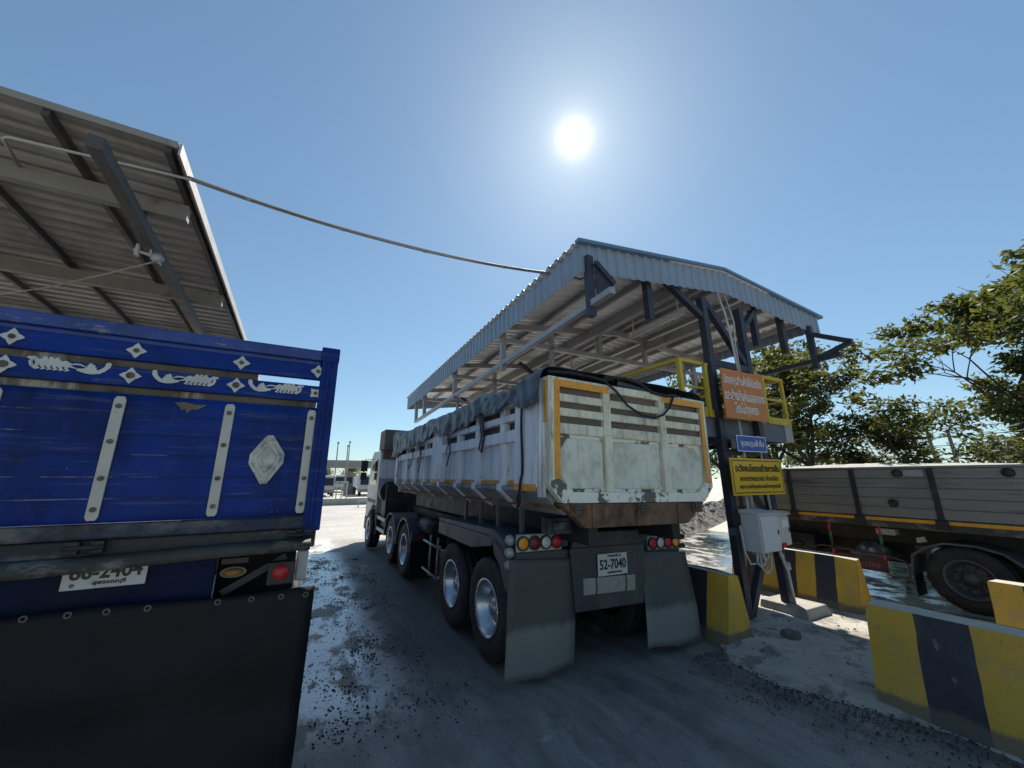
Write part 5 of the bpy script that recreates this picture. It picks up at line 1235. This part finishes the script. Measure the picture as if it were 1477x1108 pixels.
# ------------------------------------------------------------------ far yard at the left gap
mb = MB(); mb.box(-6, 12, 31.5, 31.8, 0, .46); mb.build('x', M['far_wall'], None, loc=(3, 31.5, 0)).name = 'low_wall'
tag(bpy.data.objects['low_wall'], 'low pale concrete wall across the far end of the yard', 'wall')
GT = thing('gantry_roof', (3, 75, 0), 'long flat grey gate roof across the far end of the yard', 'gate')
mb = MB(); mb.box(-25, 14, 74, 84, 3.75, 4.9); mb.build('roof', M['far_grey'], GT)
for x in (-12, -4, 4.3, 7.2, 12): mb = MB(); mb.box(x - .12, x + .12, 74.5, 74.74, 0, 3.75); mb.build('column', M['far_grey'], GT)
def lorry(x, y, sc, lb):
    T = thing('parked_truck', (x, y, 0), lb, 'truck', 'trucks parked in the far yard')
    w, h = 1.1 * sc, 2.3 * sc
    mb = MB(); mb.prism([(x - w, yy, z) for yy, z in [(y, .45), (y - .02, 1.1 * sc), (y + .25, h - .1), (y + .4, h), (y + 1.8, h), (y + 1.8, .45)]], (2 * w, 0, 0)); mb.build('cab', M['cab_white'], T, bevel=.06)
    mb = MB(); mb.prism([(x - w * .88, yy, z) for yy, z in [(y - .012, 1.18 * sc), (y + .2, h - .28), (y + .21, h - .28), (y + .0, 1.18 * sc)]], (1.76 * w, 0, 0)); mb.build('windscreen', M['glass'], T)
    mb = MB(); mb.box(x - w, x + w, y - .08, y - .021, .4, .68); mb.build('bumper', M['far_grey'], T, bevel=.02)
    for dx in (-.7, .7): mb = MB(); mb.box(x + dx * w - .12, x + dx * w + .12, y - .06, y - .0205, .74, .9); mb.build('headlight', M['lens_clear'], T)
    mb = MB(); mb.box(x - w, x + w, y + 2.0, y + 7, .9, h * .92); mb.build('cargo_box', M['side_white'], T)
    mb = MB()
    for dx in (-.8, .8):
        for yy in (1.0, 5.5): mb.disc((x + dx * w - .12, y + yy, .42), (1, 0, 0), .42, .24, 20)
    mb.build('wheel', M['tyre'], T)
lorry(2.35, 46, .95, 'pale parked truck at the far left of the gap beside the blue truck')
lorry(6.9, 46, 1.0, 'pale parked truck far away beside the cab mirror of the white truck')
lorry(4.9, 58, 1.0, 'pale parked truck far behind the guard booth')
BO = thing('guard_booth', (5.5, 52, 0), 'small grey guard booth under the far gate roof', 'booth')
mb = MB(); mb.box(4.9, 6.1, 52, 53.2, 0, 2.4); mb.build('wall', M['far_grey'], BO)
mb = MB(); mb.box(5.1, 5.7, 51.985, 51.999, 1.3, 2.0); mb.build('window', M['glass'], BO)
mb = MB(); mb.box(4.75, 6.25, 51.8, 53.4, 2.4, 2.55); mb.build('roof', M['far_grey'], BO)
for i, (x, y, h, lb) in enumerate(((3.2, 45, 5.5, 'thin grey mast left of the guard booth in the far yard'), (4.2, 45, 5.2, 'thin grey mast beside the guard booth in the far yard'), (4.55, 47, 5.8, 'tallest thin grey mast nearest the guard booth'))):
    mb = MB(); mb.tube([(x, y, 0), (x, y, h)], .06, 8); mb.box(x - .1, x + .1, y - .1, y + .1, h, h + .15); tag(mb.build('mast', M['far_grey'], None, loc=(x, y, 0)), lb, 'mast')
PL = [('parking bay shelter with slim white posts in the far yard', 3.6, 41)]
SH = thing('post_frame', (3.7, 41, 0), 'slim white post frame standing behind the low wall', 'frame')
for x in (3.2, 3.65, 4.1): mb = MB(); mb.box(x - .05, x + .05, 41, 41.1, 0, 1.5); mb.build('post', M['cab_white'], SH)
mb = MB(); mb.box(3.1, 4.2, 40.95, 41.15, 1.5, 1.6); mb.build('top_bar', M['cab_white'], SH)
for i, (x, y, lb) in enumerate(((4.75, 29.0, 'red and white traffic barricade nearest the white truck cab'), (4.0, 28.5, 'low white traffic barricade in front of the far wall'))):
    T = thing('barricade', (x, y, 0), lb, 'barricade', 'barricades by the far wall')
    mb = MB(); mb.box(x - .4, x + .4, y, y + .05, .35, .62); mb.build('board', M['red_white'] if i == 0 else M['cab_white'], T)
    mb = MB()
    for dx in (-.33, .33): mb.box(x + dx - .03, x + dx + .03, y + .06, y + .11, 0, .6)
    mb.build('stand', M['cab_white'], T)
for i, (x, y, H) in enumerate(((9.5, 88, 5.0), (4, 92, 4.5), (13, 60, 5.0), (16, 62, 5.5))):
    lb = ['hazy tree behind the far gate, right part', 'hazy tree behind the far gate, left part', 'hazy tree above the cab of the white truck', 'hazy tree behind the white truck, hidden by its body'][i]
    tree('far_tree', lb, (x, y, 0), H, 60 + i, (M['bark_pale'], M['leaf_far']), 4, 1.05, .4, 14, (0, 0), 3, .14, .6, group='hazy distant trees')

# ------------------------------------------------------------------ loose debris
def debris(name, label, n, fn, m, smin, smax, seed, flat=.6):
    rng = random.Random(seed); vs, fs, k = [], [], 0
    for _ in range(n):
        x, y, z0 = fn(rng); s = smin + (smax - smin) * rng.random() ** 3
        a = rng.uniform(0, 6.28); ca, sa = math.cos(a), math.sin(a)
        pts = [(1, 0, 0), (.3, .8, 0), (-.8, .5, 0), (-.7, -.6, 0), (.4, -.8, 0)]
        for px, py, _z in pts:
            j = rng.uniform(.7, 1.2); vs.append((x + s * j * (px * ca - py * sa), y + s * j * (px * sa + py * ca), z0))
        for px, py, _z in pts:
            j = rng.uniform(.3, .8); vs.append((x + s * j * (px * ca - py * sa), y + s * j * (px * sa + py * ca), z0 + s * flat * rng.uniform(.6, 1.3)))
        for i in range(5):
            j = (i + 1) % 5; fs.append((k + i, k + j, k + 5 + j, k + 5 + i))
        fs.append((k + 5, k + 6, k + 7, k + 8, k + 9)); k += 10
    me = bpy.data.meshes.new(name); me.from_pydata(vs, [], fs); me.materials.append(m)
    o = bpy.data.objects.new(name, me); COL.objects.link(o); return tag(o, label, 'debris', kind='stuff')
M['mud_clod'] = mat('mud_clod', (.022, .020, .019), .8, 0, .3, 12, bump=.5)
M['pebble'] = mat('pebble', (.13, .125, .115), .85, 0, .4, 25, bump=.3)
cl = []
_r = random.Random(2)
for _ in range(46): cl.append((_r.uniform(.25, 1.45), 3.7 + 7.5 * _r.random() ** 1.2, _r.uniform(.04, .18)))
def f1(r):
    if r.random() < .86:
        c = r.choice(cl); return (c[0] + r.gauss(0, c[2]), c[1] + r.gauss(0, c[2] * 1.6), .001)
    return (r.uniform(0, 1.8), r.uniform(3.4, 11), .001)
debris('mud_clods', 'dark mud clods scattered on the wet road between the two trucks', 5200, f1, M['mud_clod'], .003, .015, 1)
def f2(r):
    y = r.uniform(-.5, 3.3)
    while mnoise.noise(Vector((y * 1.9, 3.3, 0))) + r.uniform(-.35, .45) < 0: y = r.uniform(-.5, 3.3)
    x = 4.45 + .22 * math.sin(y * 1.7) + r.gauss(.03, .26) + .12 * mnoise.noise(Vector((y * 4, 0, 0))); return (x, y, .012)
debris('gravel_spill', 'dark gravel spilled along the edge of the island', 6500, f2, M['mud_clod'], .002, .012, 2)
debris('island_pebbles', 'small pebbles lying on the pale island', 700, lambda r: (r.uniform(4.6, 7.8), r.uniform(1.2, 4.5), .045), M['pebble'], .006, .022, 3)
debris('lane_grit', 'grit scattered over the near road surface', 500, lambda r: (r.uniform(.3, 4.4), r.uniform(1.0, 4.0), .001), M['mud_clod'], .002, .007, 4)
def rock(x, y, s, lb, seed):
    rng = random.Random(seed); bm = bmesh.new(); bmesh.ops.create_icosphere(bm, subdivisions=2, radius=1)
    for v in bm.verts:
        k = 1 + rng.uniform(-.22, .22); v.co = Vector((v.co.x * s * 1.25 * k, v.co.y * s * k, max(-.1, v.co.z) * s * .9 * k)); v.co += Vector((x, y, .03))
    o = finish(bm, 'rock', [M['rock']], None, (x, y, .03), None); tag(o, lb, 'rock')
rock(5.55, 3.02, .115, 'dark grey rock lying on the pale island beside the barrier', 3)
# rubble bank beyond the lanes
P = []; NU, NV = 220, 40
for i in range(NU):
    row = []
    for j in range(NV):
        u, v = i / (NU - 1), j / (NV - 1)
        x = 9 + 16 * u; y = 9.3 + 7 * u + 2.6 * (v - .5)
        q = Vector((x, y, 0)); k = math.sin(math.pi * v)
        row.append((x, y, -.02 + .55 * k * (1 + .5 * mnoise.noise(q * .9)) + k ** .3 * (.12 * mnoise.noise(q * 3) + .09 * mnoise.noise(q * 7) + .05 * mnoise.noise(q * 16))))
    P.append(row)
mb = MB(); mb.grid(P, False); tag(mb.build('rubble_bank', M['rock'], None, loc=(15, 12, 0)), 'long dark rubble bank beyond the right lane', 'rubble', kind='stuff')
